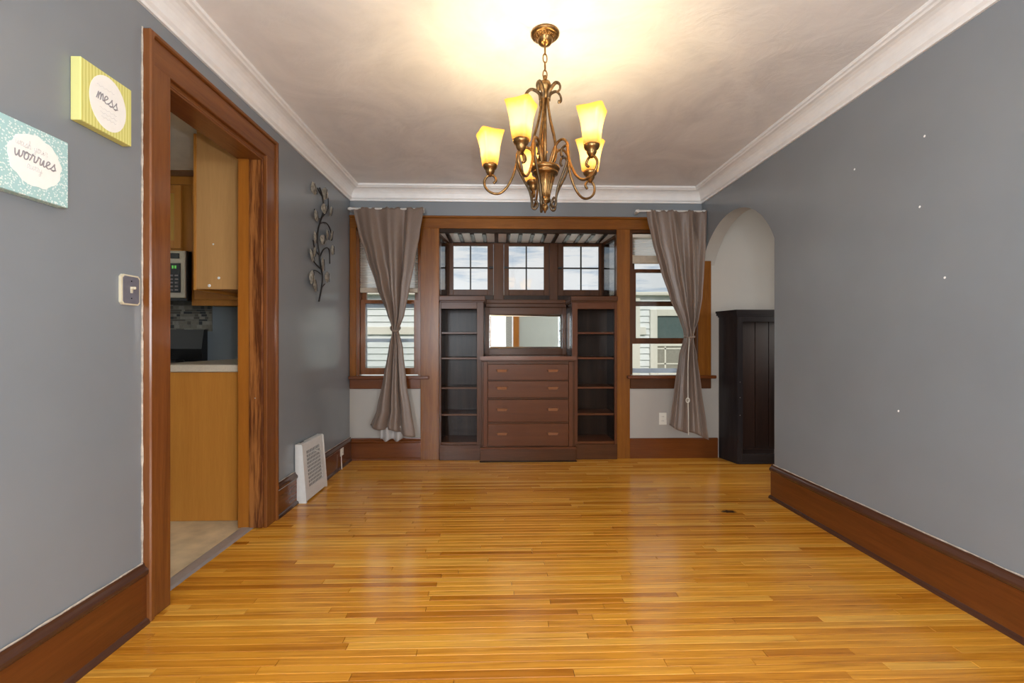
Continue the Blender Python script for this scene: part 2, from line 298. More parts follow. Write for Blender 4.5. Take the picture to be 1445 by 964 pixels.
# ------------------------------------------------------------------ mesh helpers
ORG = {}
class MB:
    def __init__(s): s.bm = bmesh.new()
    def box(s, x0, x1, y0, y1, z0, z1, b=0.0, rot=None):
        r = bmesh.ops.create_cube(s.bm, size=1.0); v = r['verts']
        bmesh.ops.scale(s.bm, vec=(abs(x1 - x0), abs(y1 - y0), abs(z1 - z0)), verts=v)
        if b > 0:
            ed = list({e for q in v for e in q.link_edges})
            rr = bmesh.ops.bevel(s.bm, geom=ed, offset=b, segments=1, affect='EDGES', profile=.5)
            v = list({q for f in rr['faces'] for q in f.verts})
        if rot is not None: bmesh.ops.rotate(s.bm, cent=(0, 0, 0), matrix=rot, verts=v)
        bmesh.ops.translate(s.bm, vec=((x0 + x1) / 2, (y0 + y1) / 2, (z0 + z1) / 2), verts=v)
        return s
    def prism(s, prof, axis, a, b):
        # profile of 2-D points swept along an axis; x: (y,z)  y: (x,z)  z: (x,y)
        def P(p, t): return {'x': (t, p[0], p[1]), 'y': (p[0], t, p[1]), 'z': (p[0], p[1], t)}[axis]
        A = [s.bm.verts.new(P(p, a)) for p in prof]; B = [s.bm.verts.new(P(p, b)) for p in prof]; n = len(prof)
        for i in range(n): s.bm.faces.new((A[i], A[(i + 1) % n], B[(i + 1) % n], B[i]))
        s.bm.faces.new(A[::-1]); s.bm.faces.new(B)
        return s
    def lathe(s, prof, cx=0, cy=0, seg=24, flute=None):
        rings = []
        for (r, z) in prof:
            ring = []
            for k in range(seg):
                a = 2 * PI * k / seg; rr = r
                if flute and flute[1] <= z <= flute[2]: rr = r * (1 + flute[0] * (1 if k % 2 else -1))
                ring.append(s.bm.verts.new((cx + rr * math.cos(a), cy + rr * math.sin(a), z)))
            rings.append(ring)
        for a, b2 in zip(rings, rings[1:]):
            for k in range(seg): s.bm.faces.new((a[k], a[(k + 1) % seg], b2[(k + 1) % seg], b2[k]))
        s.bm.faces.new(rings[0][::-1]); s.bm.faces.new(rings[-1])
        return s
    def tube(s, pts, r, seg=8, closed=False, flat=1.0):
        pts = [Vector(p) for p in pts]; n = len(pts)
        rad = r if isinstance(r, (list, tuple)) else [r] * n
        tan = []
        for i in range(n):
            if closed: d = pts[(i + 1) % n] - pts[i - 1]
            else: d = pts[min(i + 1, n - 1)] - pts[max(i - 1, 0)]
            tan.append(d.normalized() if d.length > 1e-9 else Vector((0, 0, 1)))
        up = Vector((0, 0, 1)) if abs(tan[0].z) < .9 else Vector((1, 0, 0))
        nn = (up - tan[0] * up.dot(tan[0])).normalized(); rings = []
        for i in range(n):
            nn = nn - tan[i] * nn.dot(tan[i])
            nn = nn.normalized() if nn.length > 1e-6 else tan[i].orthogonal().normalized()
            bb = tan[i].cross(nn)
            rings.append([s.bm.verts.new(pts[i] + nn * (rad[i] * math.cos(2 * PI * k / seg)) + bb * (rad[i] * flat * math.sin(2 * PI * k / seg))) for k in range(seg)])
        m = n if closed else n - 1
        for i in range(m):
            a, b2 = rings[i], rings[(i + 1) % n]
            for k in range(seg): s.bm.faces.new((a[k], a[(k + 1) % seg], b2[(k + 1) % seg], b2[k]))
        if not closed:
            s.bm.faces.new(rings[0][::-1]); s.bm.faces.new(rings[-1])
        return s
    def ball(s, c, r, sx=1, sy=1, sz=1, sub=2):
        q = bmesh.ops.create_icosphere(s.bm, subdivisions=sub, radius=r)
        bmesh.ops.scale(s.bm, vec=(sx, sy, sz), verts=q['verts']); bmesh.ops.translate(s.bm, vec=c, verts=q['verts'])
        return s
    def grid(s, fn, nu, nv):
        V = [[s.bm.verts.new(fn(i / nu, j / nv)) for i in range(nu + 1)] for j in range(nv + 1)]
        for j in range(nv):
            for i in range(nu): s.bm.faces.new((V[j][i], V[j][i + 1], V[j + 1][i + 1], V[j + 1][i]))
        return s
    def build(s, name, m, parent=None, org=None, smooth=False, recalc=True):
        if recalc: bmesh.ops.recalc_face_normals(s.bm, faces=s.bm.faces)
        if parent is not None: o0 = ORG[parent.name]
        else:
            if org is None:
                xs = [v.co for v in s.bm.verts]
                org = Vector(((min(v.x for v in xs) + max(v.x for v in xs)) / 2, (min(v.y for v in xs) + max(v.y for v in xs)) / 2, min(v.z for v in xs)))
            o0 = Vector(org)
        bmesh.ops.translate(s.bm, vec=-o0, verts=s.bm.verts)
        me = bpy.data.meshes.new(name)
        s.bm.to_mesh(me); s.bm.free()
        if smooth:
            for p in me.polygons: p.use_smooth = True
        me.materials.append(m)
        o = bpy.data.objects.new(name, me); C.objects.link(o)
        if parent is not None: o.parent = parent
        else: o.location = o0
        ORG[o.name] = o0
        return o
def crs(pts, n=6, closed=False):
    P = [Vector(p) for p in pts]; out = []; L = len(P)
    for i in range(L if closed else L - 1):
        p0 = P[i - 1] if (i > 0 or closed) else P[0]; p1 = P[i]; p2 = P[(i + 1) % L]
        p3 = P[(i + 2) % L] if (closed or i + 2 < L) else P[-1]
        for k in range(n):
            t = k / n
            out.append(.5 * ((2 * p1) + (p2 - p0) * t + (2 * p0 - 5 * p1 + 4 * p2 - p3) * t * t + (3 * p1 - p0 - 3 * p2 + p3) * t ** 3))
    if not closed: out.append(P[-1])
    return out
def tag(o, label=None, cat=None, group=None, kind=None):
    if label: o['label'] = label
    if cat: o['category'] = cat
    if group: o['group'] = group
    if kind: o['kind'] = kind
    return o
def thing(name, loc, label, cat, group=None):
    o = bpy.data.objects.new(name, None); C.objects.link(o); o.location = loc; o.empty_display_size = .1
    ORG[o.name] = Vector(loc); return tag(o, label, cat, group)
def struct(name, mb, m, parent=None):
    o = mb.build(name, m, parent)
    if parent is None: o['kind'] = 'structure'
    return o
def sroot(name, loc):
    o = bpy.data.objects.new(name, None); C.objects.link(o); o.location = loc; ORG[o.name] = Vector(loc); o['kind'] = 'structure'; return o
def B(*a, **k): return MB().box(*a, **k)

# ------------------------------------------------------------------ dimensions
XL, XR, YB, H = -1.40, 1.93, 4.31, 2.55
YF, YR = -0.40, -4.20          # front edge of the dining room, rear wall of the room behind the camera

# ================================================================== LARGE STRUCTURE
# left wall with the kitchen doorway
LX = XL - .13
struct('wall_left', B(LX, XL, YF, 1.93, 0, H).box(LX, XL, 2.77, YB, 0, H).box(LX, XL, 1.93, 2.77, 2.20, H), M['wall'])
# right wall with the arch
mb = B(XR, XR + .12, YF, 3.16, 0, H)
cyA, czA, RA = 3.735, 1.55, .64
a0 = math.asin(.575 / RA); cur = []
for k in range(33):
    a = a0 - 2 * a0 * k / 32
    cur.append((cyA + RA * math.sin(a), czA + RA * math.cos(a)))
cur[0] = (YB, cur[0][1]); cur[-1] = (3.16, cur[-1][1])
for (p, q) in zip(cur, cur[1:]): mb.prism([p, q, (q[0], H), (p[0], H)], 'x', XR, XR + .12)
bmesh.ops.remove_doubles(mb.bm, verts=mb.bm.verts, dist=1e-5)
wr = struct('wall_right', mb, M['wall'])
wr.data.materials.append(M['wall_pale'])
for p in wr.data.polygons:
    c_ = p.center + wr.location
    if abs(p.normal.x) < .1 and c_.y > 3.14 and c_.z < 2.3: p.material_index = 1
for (y, z) in ((2.024, 2.036), (2.048, 1.722), (2.434, 2.04), (2.16, .767), (1.93, 1.38)):
    MB().ball((XR - .001, y, z), .006, sx=.3, sub=1).build('filler_spot', M['chip'], wr)
# back wall, pierced by two windows and the bay
mb = B(-1.405, XR + .02, YB, YB + .14, 2.17, H)
struct('wall_back', mb, M['wall'])
mb = B(-1.40, -.60, YB, YB + .14, 0, .78).box(1.17, 1.885, YB, YB + .14, 0, .78).box(1.885, XR + .02, YB, YB + .14, 0, 2.17).box(XR + .02, 4.0, YB, YB + .14, 0, H)
mb.box(-1.405, -1.335, YB, YB + .14, .78, 2.17).box(-.74, -.605, YB, YB + .14, .78, 2.17).box(-.605, -.57, YB, YB + .02, .78, 2.17).box(1.145, 1.235, YB, YB + .14, .78, 2.17).box(1.11, 1.145, YB, YB + .02, .78, 2.17)
struct('wall_back_lower', mb, M['wall_pale'])
# cavity of the built-in and the bay
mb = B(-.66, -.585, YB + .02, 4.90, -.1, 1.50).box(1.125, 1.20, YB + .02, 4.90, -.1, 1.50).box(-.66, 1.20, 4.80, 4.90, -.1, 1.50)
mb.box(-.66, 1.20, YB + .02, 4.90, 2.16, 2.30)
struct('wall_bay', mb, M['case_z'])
# ceiling over dining and living room
struct('ceiling', B(-3.3, 4.1, YR - .1, YB + .14, H, H + .12), M['ceiling'])
# the rest of the house behind and beside
mb = B(-3.3, -2.5, YR - .12, YR, 0, H).box(-1.0, 2.85, YR - .12, YR, 0, H).box(3.75, 4.1, YR - .12, YR, 0, H)
mb.box(-2.5, -1.0, YR - .12, YR, 0, .7).box(-2.5, -1.0, YR - .12, YR, 2.2, H).box(2.85, 3.75, YR - .12, YR, 0, .7).box(2.85, 3.75, YR - .12, YR, 2.2, H)
struct('wall_rear', mb, M['wall_rear'])
mb = B(-3.3, -3.18, YR, -3.0, 0, H).box(-3.3, -3.18, -1.2, YF, 0, H).box(-3.3, -3.18, -3.0, -1.2, 0, .7).box(-3.3, -3.18, -3.0, -1.2, 2.2, H)
mb.box(-3.3, LX, YF - .12, YF, 0, H)
struct('wall_living_left', mb, M['wall_pale'])
mb = B(3.98, 4.1, YR, -3.0, 0, H).box(3.98, 4.1, -1.2, YF, 0, H).box(3.98, 4.1, -3.0, -1.2, 0, .7).box(3.98, 4.1, -3.0, -1.2, 2.2, H)
mb.box(XR + .12, 4.1, YF - .12, YF, 0, H)
struct('wall_living_right', mb, M['wall_pale'])
mb = B(3.98, 4.1, YF, 1.9, 0, H).box(3.98, 4.1, 3.3, YB, 0, H).box(3.98, 4.1, 1.9, 3.3, 0, .8).box(3.98, 4.1, 1.9, 3.3, 2.15, H)
struct('wall_nook_right', mb, M['wall_pale'])
mb = B(-4.4, -4.28, YF, 1.6, 0, 3.0).box(-4.4, -4.28, 2.8, YB + .14, 0, 3.0).box(-4.4, -4.28, 1.6, 2.8, 0, 1.0).box(-4.4, -4.28, 1.6, 2.8, 2.2, 3.0)
mb.box(-4.4, LX, YF - .12, YF, 0, 3.0).box(-4.4, -1.4, YB, YB + .14, 0, 3.0)
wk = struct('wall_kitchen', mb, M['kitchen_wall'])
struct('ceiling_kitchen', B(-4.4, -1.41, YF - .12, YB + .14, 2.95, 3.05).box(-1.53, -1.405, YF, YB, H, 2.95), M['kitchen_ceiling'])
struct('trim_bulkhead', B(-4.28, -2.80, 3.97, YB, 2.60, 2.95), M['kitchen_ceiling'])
struct('floor_kitchen', B(-4.4, -1.50, YF - .1, YB + .1, -.03, -.002), M['vinyl'])

# floor -------------------------------------------------------------
fl = struct('floor', B(-1.52, 4.1, YF, YB + .6, -.05, -.008), M['subfloor'])
PW = .038
def plank_mesh(x0, x1, y0, y1, z=0.0):
    g = .0008; c = .0012
    a, b2, p, q = x0 + g, x1 - g, y0 + g, y1 - g
    V = [(a, p, z - .008), (b2, p, z - .008), (b2, q, z - .008), (a, q, z - .008),
         (a, p, z - c), (b2, p, z - c), (b2, q, z - c), (a, q, z - c),
         (a + c, p + c, z), (b2 - c, p + c, z), (b2 - c, q - c, z), (a + c, q - c, z)]
    F = [(0, 1, 5, 4), (1, 2, 6, 5), (2, 3, 7, 6), (3, 0, 4, 7), (4, 5, 9, 8), (5, 6, 10, 9), (6, 7, 11, 10), (7, 4, 8, 11), (8, 9, 10, 11)]
    return V, F
rows = []; y = YB
while y > YF:
    rows.append((max(y - PW, YF), y)); y -= PW
singles = []; rest = []
rl = random.Random(3)
def lay(y0, y1):
    x = -1.475 - rl.random() * .8
    while x < 1.93:
        L = rl.choice((.35, .5, .65, .8, 1.0, 1.2, 1.5, 1.9)) * rl.uniform(.85, 1.15)
        x1 = x + L
        if 1.93 - x1 < .2: x1 = 2.6
        yield max(x, -1.475), min(x1, 1.94 if y1 < 3.16 else 3.9)
        x = x1
for (y0, y1) in rows:
    for (a, b2) in lay(y0, y1):
        if b2 - a < .02: continue
        vis = y0 > 1.30 and abs((a + b2) / 2 - .03) - (b2 - a) / 2 < 1.18 * y1
        (singles if vis else rest).append((a, b2, y0, y1))
singles.sort(key=lambda p: (p[2]))
for i, (a, b2, y0, y1) in enumerate(singles):
    if i >= 290: rest.append((a, b2, y0, y1)); continue
    V, F = plank_mesh(a, b2, y0, y1, rl.uniform(-.0004, .0004))
    o0 = ORG['floor']
    me = bpy.data.meshes.new('plank'); me.from_pydata([tuple(Vector(v) - o0) for v in V], [], F); me.materials.append(M['oak'])
    o = bpy.data.objects.new('plank', me); C.objects.link(o); o.parent = fl
AV, AF = [], []
for (a, b2, y0, y1) in rest:
    V, F = plank_mesh(a, b2, y0, y1); n0 = len(AV); AV += V; AF += [tuple(i + n0 for i in f) for f in F]
me = bpy.data.meshes.new('far_planks'); me.from_pydata([tuple(Vector(v) - ORG['floor']) for v in AV], [], AF); me.materials.append(M['oak'])
o = bpy.data.objects.new('far_planks', me); C.objects.link(o); o.parent = fl; o['kind'] = 'stuff'
struct('floor_living', B(-3.3, 4.1, YR - .1, YF, -.05, 0), plain('pale grey carpet', (.46, .455, .45), .95, var=.15, scale=90, bump=.3))  # unseen floor, grey chosen so its bounce cools and brightens the ceiling
struct('trim_threshold', MB().prism([(-1.535, 0), (-1.52, .006), (-1.47, .006), (-1.455, 0)], 'y', 1.93, 2.77), M['thresh'])

# crown mouldings ---------------------------------------------------
def crown_prof(d=.11, hh=.13):
    P = [(0, 0), (.012, 0), (.014, .012), (.024, .022)]
    for k in range(7):
        a = PI / 2 * k / 6
        P.append((.026 + (d - .044) * (1 - math.cos(a)), .024 + (hh - .052) * math.sin(a)))
    P += [(d - .012, hh - .020), (d - .002, hh - .016), (d, hh - .010), (d, hh), (0, hh)]
    return P
cp = crown_prof()
z0 = H - .13
struct('trim_1', MB().prism([(XL + a, z0 + b) for a, b in cp], 'y', YF, YB), M['white_trim'])
struct('trim_2', MB().prism([(XR - a, z0 + b) for a, b in cp], 'y', YF, YB), M['white_trim'])
struct('trim_3', MB().prism([(YB - a, z0 + b) for a, b in cp], 'x', XL, XR), M['white_trim'])

# baseboards --------------------------------------------------------
def base_prof(h):
    return [(0, 0), (.032, 0), (.032, .006), (.028, .016), (.020, .020), (.018, .022), (.018, h - .048), (.022, h - .044), (.026, h - .036), (.026, h - .026), (.020, h - .018), (.012, h - .010), (.010, h), (0, h)]
def split_prof(h):
    P = base_prof(h)
    shoe = P[:6] + [(0, .022)]; board = [(0, .022)] + P[5:7] + [(0, h - .048)]; cap = [(0, h - .048)] + P[6:]
    return (('shoe_moulding', shoe, 'moulding_y'), ('cap_moulding', cap, 'moulding_y')), board
def wavy(mbx, p0, p1, r, amp, n):
    rr = random.Random(int(p0[1] * 1000) + n); P = []
    for k in range(n + 1):
        t = k / n; P.append(Vector(p0).lerp(Vector(p1), t) + Vector((0, 0, rr.uniform(-amp, amp))))
    return mbx.tube(P, [r * rr.uniform(.5, 1.3) for _ in P], seg=5)
bl = struct('baseboard_left', MB().prism([(XL + a, b) for a, b in split_prof(.235)[1]], 'y', YF, 1.828).prism([(XL + a, b) for a, b in split_prof(.215)[1]], 'y', 2.872, YB), M['base_y'])
for hh_, ya_, yb_ in ((.235, YF, 1.828), (.215, 2.872, YB)):
    for nm, pr, mk in split_prof(hh_)[0]: MB().prism([(XL + a, b) for a, b in pr], 'y', ya_, yb_).build(nm, M[mk], bl)
wavy(MB(), (XL + .006, YF, .237), (XL + .006, 1.82, .237), .004, .0015, 60).build('caulk_bead', M['caulk'], bl)
wavy(MB(), (XL + .006, 2.88, .217), (XL + .006, YB, .217), .0035, .001, 40).build('caulk_bead', M['caulk'], bl)
br = struct('baseboard_right', MB().prism([(XR - a, b) for a, b in split_prof(.235)[1]], 'y', YF, 3.175).prism([(3.16 + a, b) for a, b in base_prof(.235)], 'x', XR + .001, XR + .12), M['base_y'])
for nm, pr, mk in split_prof(.235)[0]: MB().prism([(XR - a, b) for a, b in pr], 'y', YF, 3.180).build(nm, M[mk], br)
wavy(MB(), (XR - .006, YF, .237), (XR - .006, 3.16, .237), .004, .0015, 90).build('caulk_bead', M['caulk'], br)
struct('baseboard_back', MB().prism([(YB - a, b) for a, b in base_prof(.205)], 'x', XL + .02, -.735), M['base_x'])
bb = struct('baseboard_back_right', MB().prism([(YB, 0), (YB - .020, 0), (YB - .020, .180), (YB - .014, .19), (YB, .19)], 'x', 1.232, 2.075), M['base_x'])

# ------------------------------------------------------------------ cased opening to the kitchen
dr = sroot('door_1', (XL, 2.35, 0))
def cas(y0, y1, z0, z1, m, t=.022): return B(XL, XL + t, y0, y1, z0, z1, b=.003)
cas(1.85, 1.955, 0, 2.21, 0).build('casing', M['door_trim_z'], dr)
cas(2.745, 2.85, 0, 2.21, 0).build('casing', M['door_trim_z'], dr)
cas(1.85, 2.85, 2.205, 2.315, 0).build('head_casing', M['door_trim_y'], dr)
# back band around the casing
B(XL, XL + .034, 1.828, 1.852, 0, 2.335, b=.005).build('back_band', M['door_trim_z'], dr)
B(XL, XL + .034, 2.848, 2.872, 0, 2.335, b=.005).build('back_band', M['door_trim_z'], dr)
B(XL, XL + .034, 1.85, 2.85, 2.313, 2.335, b=.005).build('back_band', M['door_trim_y'], dr)
B(LX - .02, XL + .004, 1.93, 1.95, 0, 2.20).build('jamb', M['amber_z'], dr)
B(LX - .02, XL + .004, 2.750, 2.772, 0, 2.20).build('jamb', M['amber_z'], dr)
B(LX - .02, XL + .004, 1.93, 2.77, 2.185, 2.205).build('head_jamb', M['door_trim_y'], dr)
B(-1.478, XL + .001, 2.735, 2.752, .004, 2.186, b=.003).build('jamb_liner', M['figured_z'], dr)
B(-1.478, XL + .001, 1.95, 2.736, 2.176, 2.187, b=.002).build('head_liner', M['door_trim_y'], dr)
B(-1.545, -1.482, 2.742, 2.752, .004, 2.186, b=.002).build('door_stop', M['amber_z'], dr)
wavy(MB(), (XL + .003, 1.826, .24), (XL + .003, 1.826, 2.335), .004, .001, 90).build('caulk_bead', M['caulk'], dr)
MB().ball((-1.44, 2.733, .77), .004, sub=1).build('screw', M['nickel'], dr)

# ------------------------------------------------------------------ back wall joinery
YT = YB - .022   # face of the trim
struct('trim_4', B(-1.395, XR - .002, YT, YB, 2.165, 2.262, b=.003).box(-1.395, XR - .002, YT - .012, YB, 2.262, 2.282, b=.004), M['trim_x'])
struct('trim_5', B(-.738, -.565, YT, YB + .02, 0, 2.166, b=.003), M['trim_z'])
struct('trim_6', B(1.107, 1.232, YT, YB + .02, 0, 2.166, b=.003), M['trim_z'])
struct('trim_7', B(-1.395, -1.335, YT, YB, .76, 2.166, b=.003), M['trim_z'])
struct('trim_8', B(1.885, 2.01, YT, YB, .76, 1.885, b=.003), M['trim_z'])

# left window: sash down, storm window outside
w1 = sroot('window_1', (-1.03, YB, .78))
B(-1.395, -.655, YB - .06, YB + .05, .757, .787, b=.005).build('stool', M['base_x'], w1)
B(-1.395, -.735, YB - .022, YB - .001, .665, .757, b=.004).build('apron', M['base_x'], w1)
for (a, c) in ((-1.335, -1.31), (-.765, -.738)): B(a, c, YB, YB + .14, .79, 2.166).build('jamb', M['door_trim_z'], w1)
B(-1.335, -.738, YB, YB + .14, 2.14, 2.166).build('head_jamb', M['door_trim_x'], w1)
def sash(par, x0, x1, y0, y1, z0, z1, st, top, bot, m):
    s = B(x0, x0 + st, y0, y1, z0, z1, b=.002).box(x1 - st, x1, y0, y1, z0, z1, b=.002).box(x0 + st, x1 - st, y0, y1, z1 - top, z1, b=.002).box(x0 + st, x1 - st, y0, y1, z0, z0 + bot, b=.002).build('sash', M[m], par)
    ym = (y0 + y1) / 2
    B(x0 + st, x1 - st, ym - .002, ym + .002, z0 + bot, z1 - top).build('pane', M['glass'], s)
    return s
sash(w1, -1.308, -.767, YB + .03, YB + .07, .795, 1.50, .042, .035, .062, 'door_trim_z')
sash(w1, -1.308, -.767, YB + .075, YB + .11, 1.465, 2.14, .042, .04, .035, 'door_trim_z')
st = B(-1.30, -1.275, YB + .115, YB + .135, .80, 2.14).box(-.80, -.775, YB + .115, YB + .135, .80, 2.14).box(-1.275, -.80, YB + .115, YB + .135, 1.10, 1.135).box(-1.275, -.80, YB + .115, YB + .135, .80, .83).box(-1.275, -.80, YB + .115, YB + .135, 1.43, 1.47).build('storm_frame', M['storm'], w1)
B(-1.275, -.80, YB + .123, YB + .127, .83, 1.10).build('storm_pane', M['glass'], w1)
# right window: inner sash pushed up, storm pane below
w2 = sroot('window_2', (1.56, YB, .78))
B(1.20, 2.045, YB - .06, YB + .05, .757, .787, b=.005).build('stool', M['base_x'], w2)
B(1.235, 2.01, YB - .022, YB - .001, .660, .757, b=.004).build('apron', M['buffet_x'], w2)
for (a, c) in ((1.232, 1.262), (1.86, 1.885)): B(a, c, YB, YB + .14, .79, 2.166).build('jamb', M['buffet_z'], w2)
B(1.262, 1.86, YB, YB + .14, 2.14, 2.166).build('head_jamb', M['buffet_x'], w2)
sash(w2, 1.264, 1.858, YB + .03, YB + .07, 1.085, 1.80, .040, .033, .055, 'buffet_z')
sash(w2, 1.264, 1.858, YB + .075, YB + .11, 1.45, 2.14, .040, .04, .04, 'buffet_z')
B(1.264, 1.29, YB + .115, YB + .135, .80, 2.14).box(1.832, 1.858, YB + .115, YB + .135, .80, 2.14).box(1.29, 1.832, YB + .115, YB + .135, .80, .845).build('storm_frame', M['storm'], w2)
B(1.29, 1.832, YB + .115, YB + .135, 1.46, 1.50).build('storm_rail', M['storm_dark'], w2)
B(1.29, 1.832, YB + .123, YB + .127, .845, 1.46).build('storm_pane', M['glass'], w2)

# bay above the built-in: three small casements and two side lights
def casement(name, x0, x1, z0, z1, gx0, gx1, gz0, gz1, latch):
    w = sroot(name, ((x0 + x1) / 2, 4.76, z0))
    B(x0, gx0, 4.735, 4.775, z0, z1, b=.003).box(gx1, x1, 4.735, 4.775, z0, z1, b=.003).box(gx0, gx1, 4.735, 4.775, gz1, z1, b=.003).box(gx0, gx1, 4.735, 4.775, z0, gz0, b=.003).build('sash', M['buffet_z'], w)
    mx_, mz_ = (gx0 + gx1) / 2, (gz0 + gz1) / 2
    B(mx_ - .007, mx_ + .007, 4.745, 4.765, gz0, gz1).box(gx0, gx1, 4.745, 4.765, mz_ - .007, mz_ + .007).build('muntin', M['iron'], w)
    for (a, c) in ((gx0, mx_ - .007), (mx_ + .007, gx1)):
        for (p, q) in ((gz0, mz_ - .007), (mz_ + .007, gz1)): B(a, c, 4.752, 4.756, p, q).build('pane', M['glass'], w)
    if latch is not None: B(latch - .022, latch + .022, 4.715, 4.735, mz_ - .012, mz_ + .010, b=.004).build('latch', M['iron'], w)
    return w
casement('window_3', -.525, -.065, 1.585, 2.125, -.478, -.125, 1.645, 2.098, -.088)
casement('window_4', .045, .515, 1.585, 2.125, .096, .460, 1.645, 2.098, .068)
casement('window_5', .605, 1.085, 1.585, 2.125, .664, 1.034, 1.645, 2.098, .628)
mb = B(-.585, -.527, 4.725, 4.79, 1.50, 2.16, b=.003)
struct('trim_9', B(-.600, -.527, 4.725, 4.79, 1.50, 2.16, b=.003).box(1.087, 1.14, 4.725, 4.79, 1.50, 2.16, b=.003).box(-.59, 1.13, 4.74, 4.79, 2.124, 2.17).box(-.59, 1.13, 4.74, 4.79, 1.50, 1.586), M['case_z'])
struct('trim_10', B(-.063, .043, 4.715, 4.79, 1.53, 2.126, b=.004).box(.517, .603, 4.715, 4.79, 1.53, 2.126, b=.004), M['buffet_z'])
for nm, xs, an in (('window_6', -.575, -6.5), ('window_7', 1.116, 6.5)):
    w = sroot(nm, (xs, 4.34, 1.53)); w.rotation_euler.z = math.radians(an)      # the side lights are splayed
    B(xs - .010, xs + .010, 4.335, 4.372, 1.53, 2.13).box(xs - .010, xs + .010, 4.70, 4.745, 1.53, 2.13).box(xs - .010, xs + .010, 4.372, 4.70, 2.09, 2.13).box(xs - .010, xs + .010, 4.372, 4.70, 1.53, 1.555).build('sash', M['buffet_z'], w)
    sg = 1 if xs < 0 else -1
    B(xs + sg * .007 - .0015, xs + sg * .007 + .0015, 4.372, 4.70, 1.555, 2.09).build('pane', M['glass'], w)
bc = struct('ceiling_bay', B(-.60, 1.14, YB + .015, 4.75, 2.134, 2.16), M['white_trim'])
for k in range(14):
    x = -.495 + k * .116
    B(x - .019, x + .019, YB + .03, 4.74, 2.122, 2.136, b=.002).build('slat', M['case_y'], bc)
B(-.565, 1.107, YB - .005, YB + .025, 2.128, 2.168, b=.003).build('fascia', M['case_x'], bc)

# ================================================================== BUILT-IN BOOKCASES, CHEST, MIRROR
def bookcase(x0, x1, ox0, ox1, label, mcase, side_in):
    t = thing('bookcase', ((x0 + x1) / 2, 4.45, 0), label, 'bookcase')
    FY = 4.275
    B(x0, ox0, FY, FY + .022, .14, 1.475, b=.002).build('stile', M[mcase + '_z'], t)
    B(ox1, x1, FY, FY + .022, .14, 1.475, b=.002).build('stile', M[mcase + '_z'], t)
    B(ox0, ox1, FY, FY + .022, 1.412, 1.475, b=.002).build('top_rail', M[mcase + '_x'], t)
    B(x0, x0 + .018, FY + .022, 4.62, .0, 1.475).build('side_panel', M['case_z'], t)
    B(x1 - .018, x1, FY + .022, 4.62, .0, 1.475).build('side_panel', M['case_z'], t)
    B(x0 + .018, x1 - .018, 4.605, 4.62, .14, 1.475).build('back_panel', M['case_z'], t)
    for z in (1.186, .948, .669, .418): B(x0 + .018, x1 - .018, FY + .025, 4.605, z - .009, z + .009, b=.002).build('shelf', M[mcase + '_x'], t)
    B(x0 + .018, x1 - .018, FY + .01, 4.605, .142, .166, b=.002).build('bottom_board', M[mcase + '_x'], t)
    B(x0, x1, FY - .012, FY + .02, .0, .142, b=.003).build('plinth', M['buffet_x'], t)
    a, c = (x0 - .0, x1 + .016) if side_in > 0 else (x0 - .016, x1 + .0)
    B(a, c, FY - .035, 4.72, 1.485, 1.53, b=.004).build('top_ledge', M['buffet_x'], t)
    B(a + .006, c - .006, FY - .018, 4.70, 1.472, 1.486, b=.003).build('ledge_moulding', M['buffet_x'], t)
    # narrow mirror on the side that faces the niche
    xi = x1 if side_in > 0 else x0
    d = .008 * side_in
    f = B(*sorted((xi, xi + d)), 4.32, 4.60, 1.00, 1.035, b=.001).box(*sorted((xi, xi + d)), 4.32, 4.60, 1.385, 1.43, b=.001).box(*sorted((xi, xi + d)), 4.32, 4.355, 1.035, 1.385, b=.001).box(*sorted((xi, xi + d)), 4.565, 4.60, 1.035, 1.385, b=.001).build('mirror_frame', M['case_z'], t)
    B(*sorted((xi, xi + d * .5)), 4.355, 4.565, 1.035, 1.385).build('mirror_glass', M['mirror'], f)
    return t
bookcase(-.562, -.150, -.545, -.212, 'dark built-in open bookcase left of the drawers', 'buffet', 1)
bookcase(.680, 1.105, .733, 1.082, 'dark built-in open bookcase right of the drawers', 'drawer', -1)

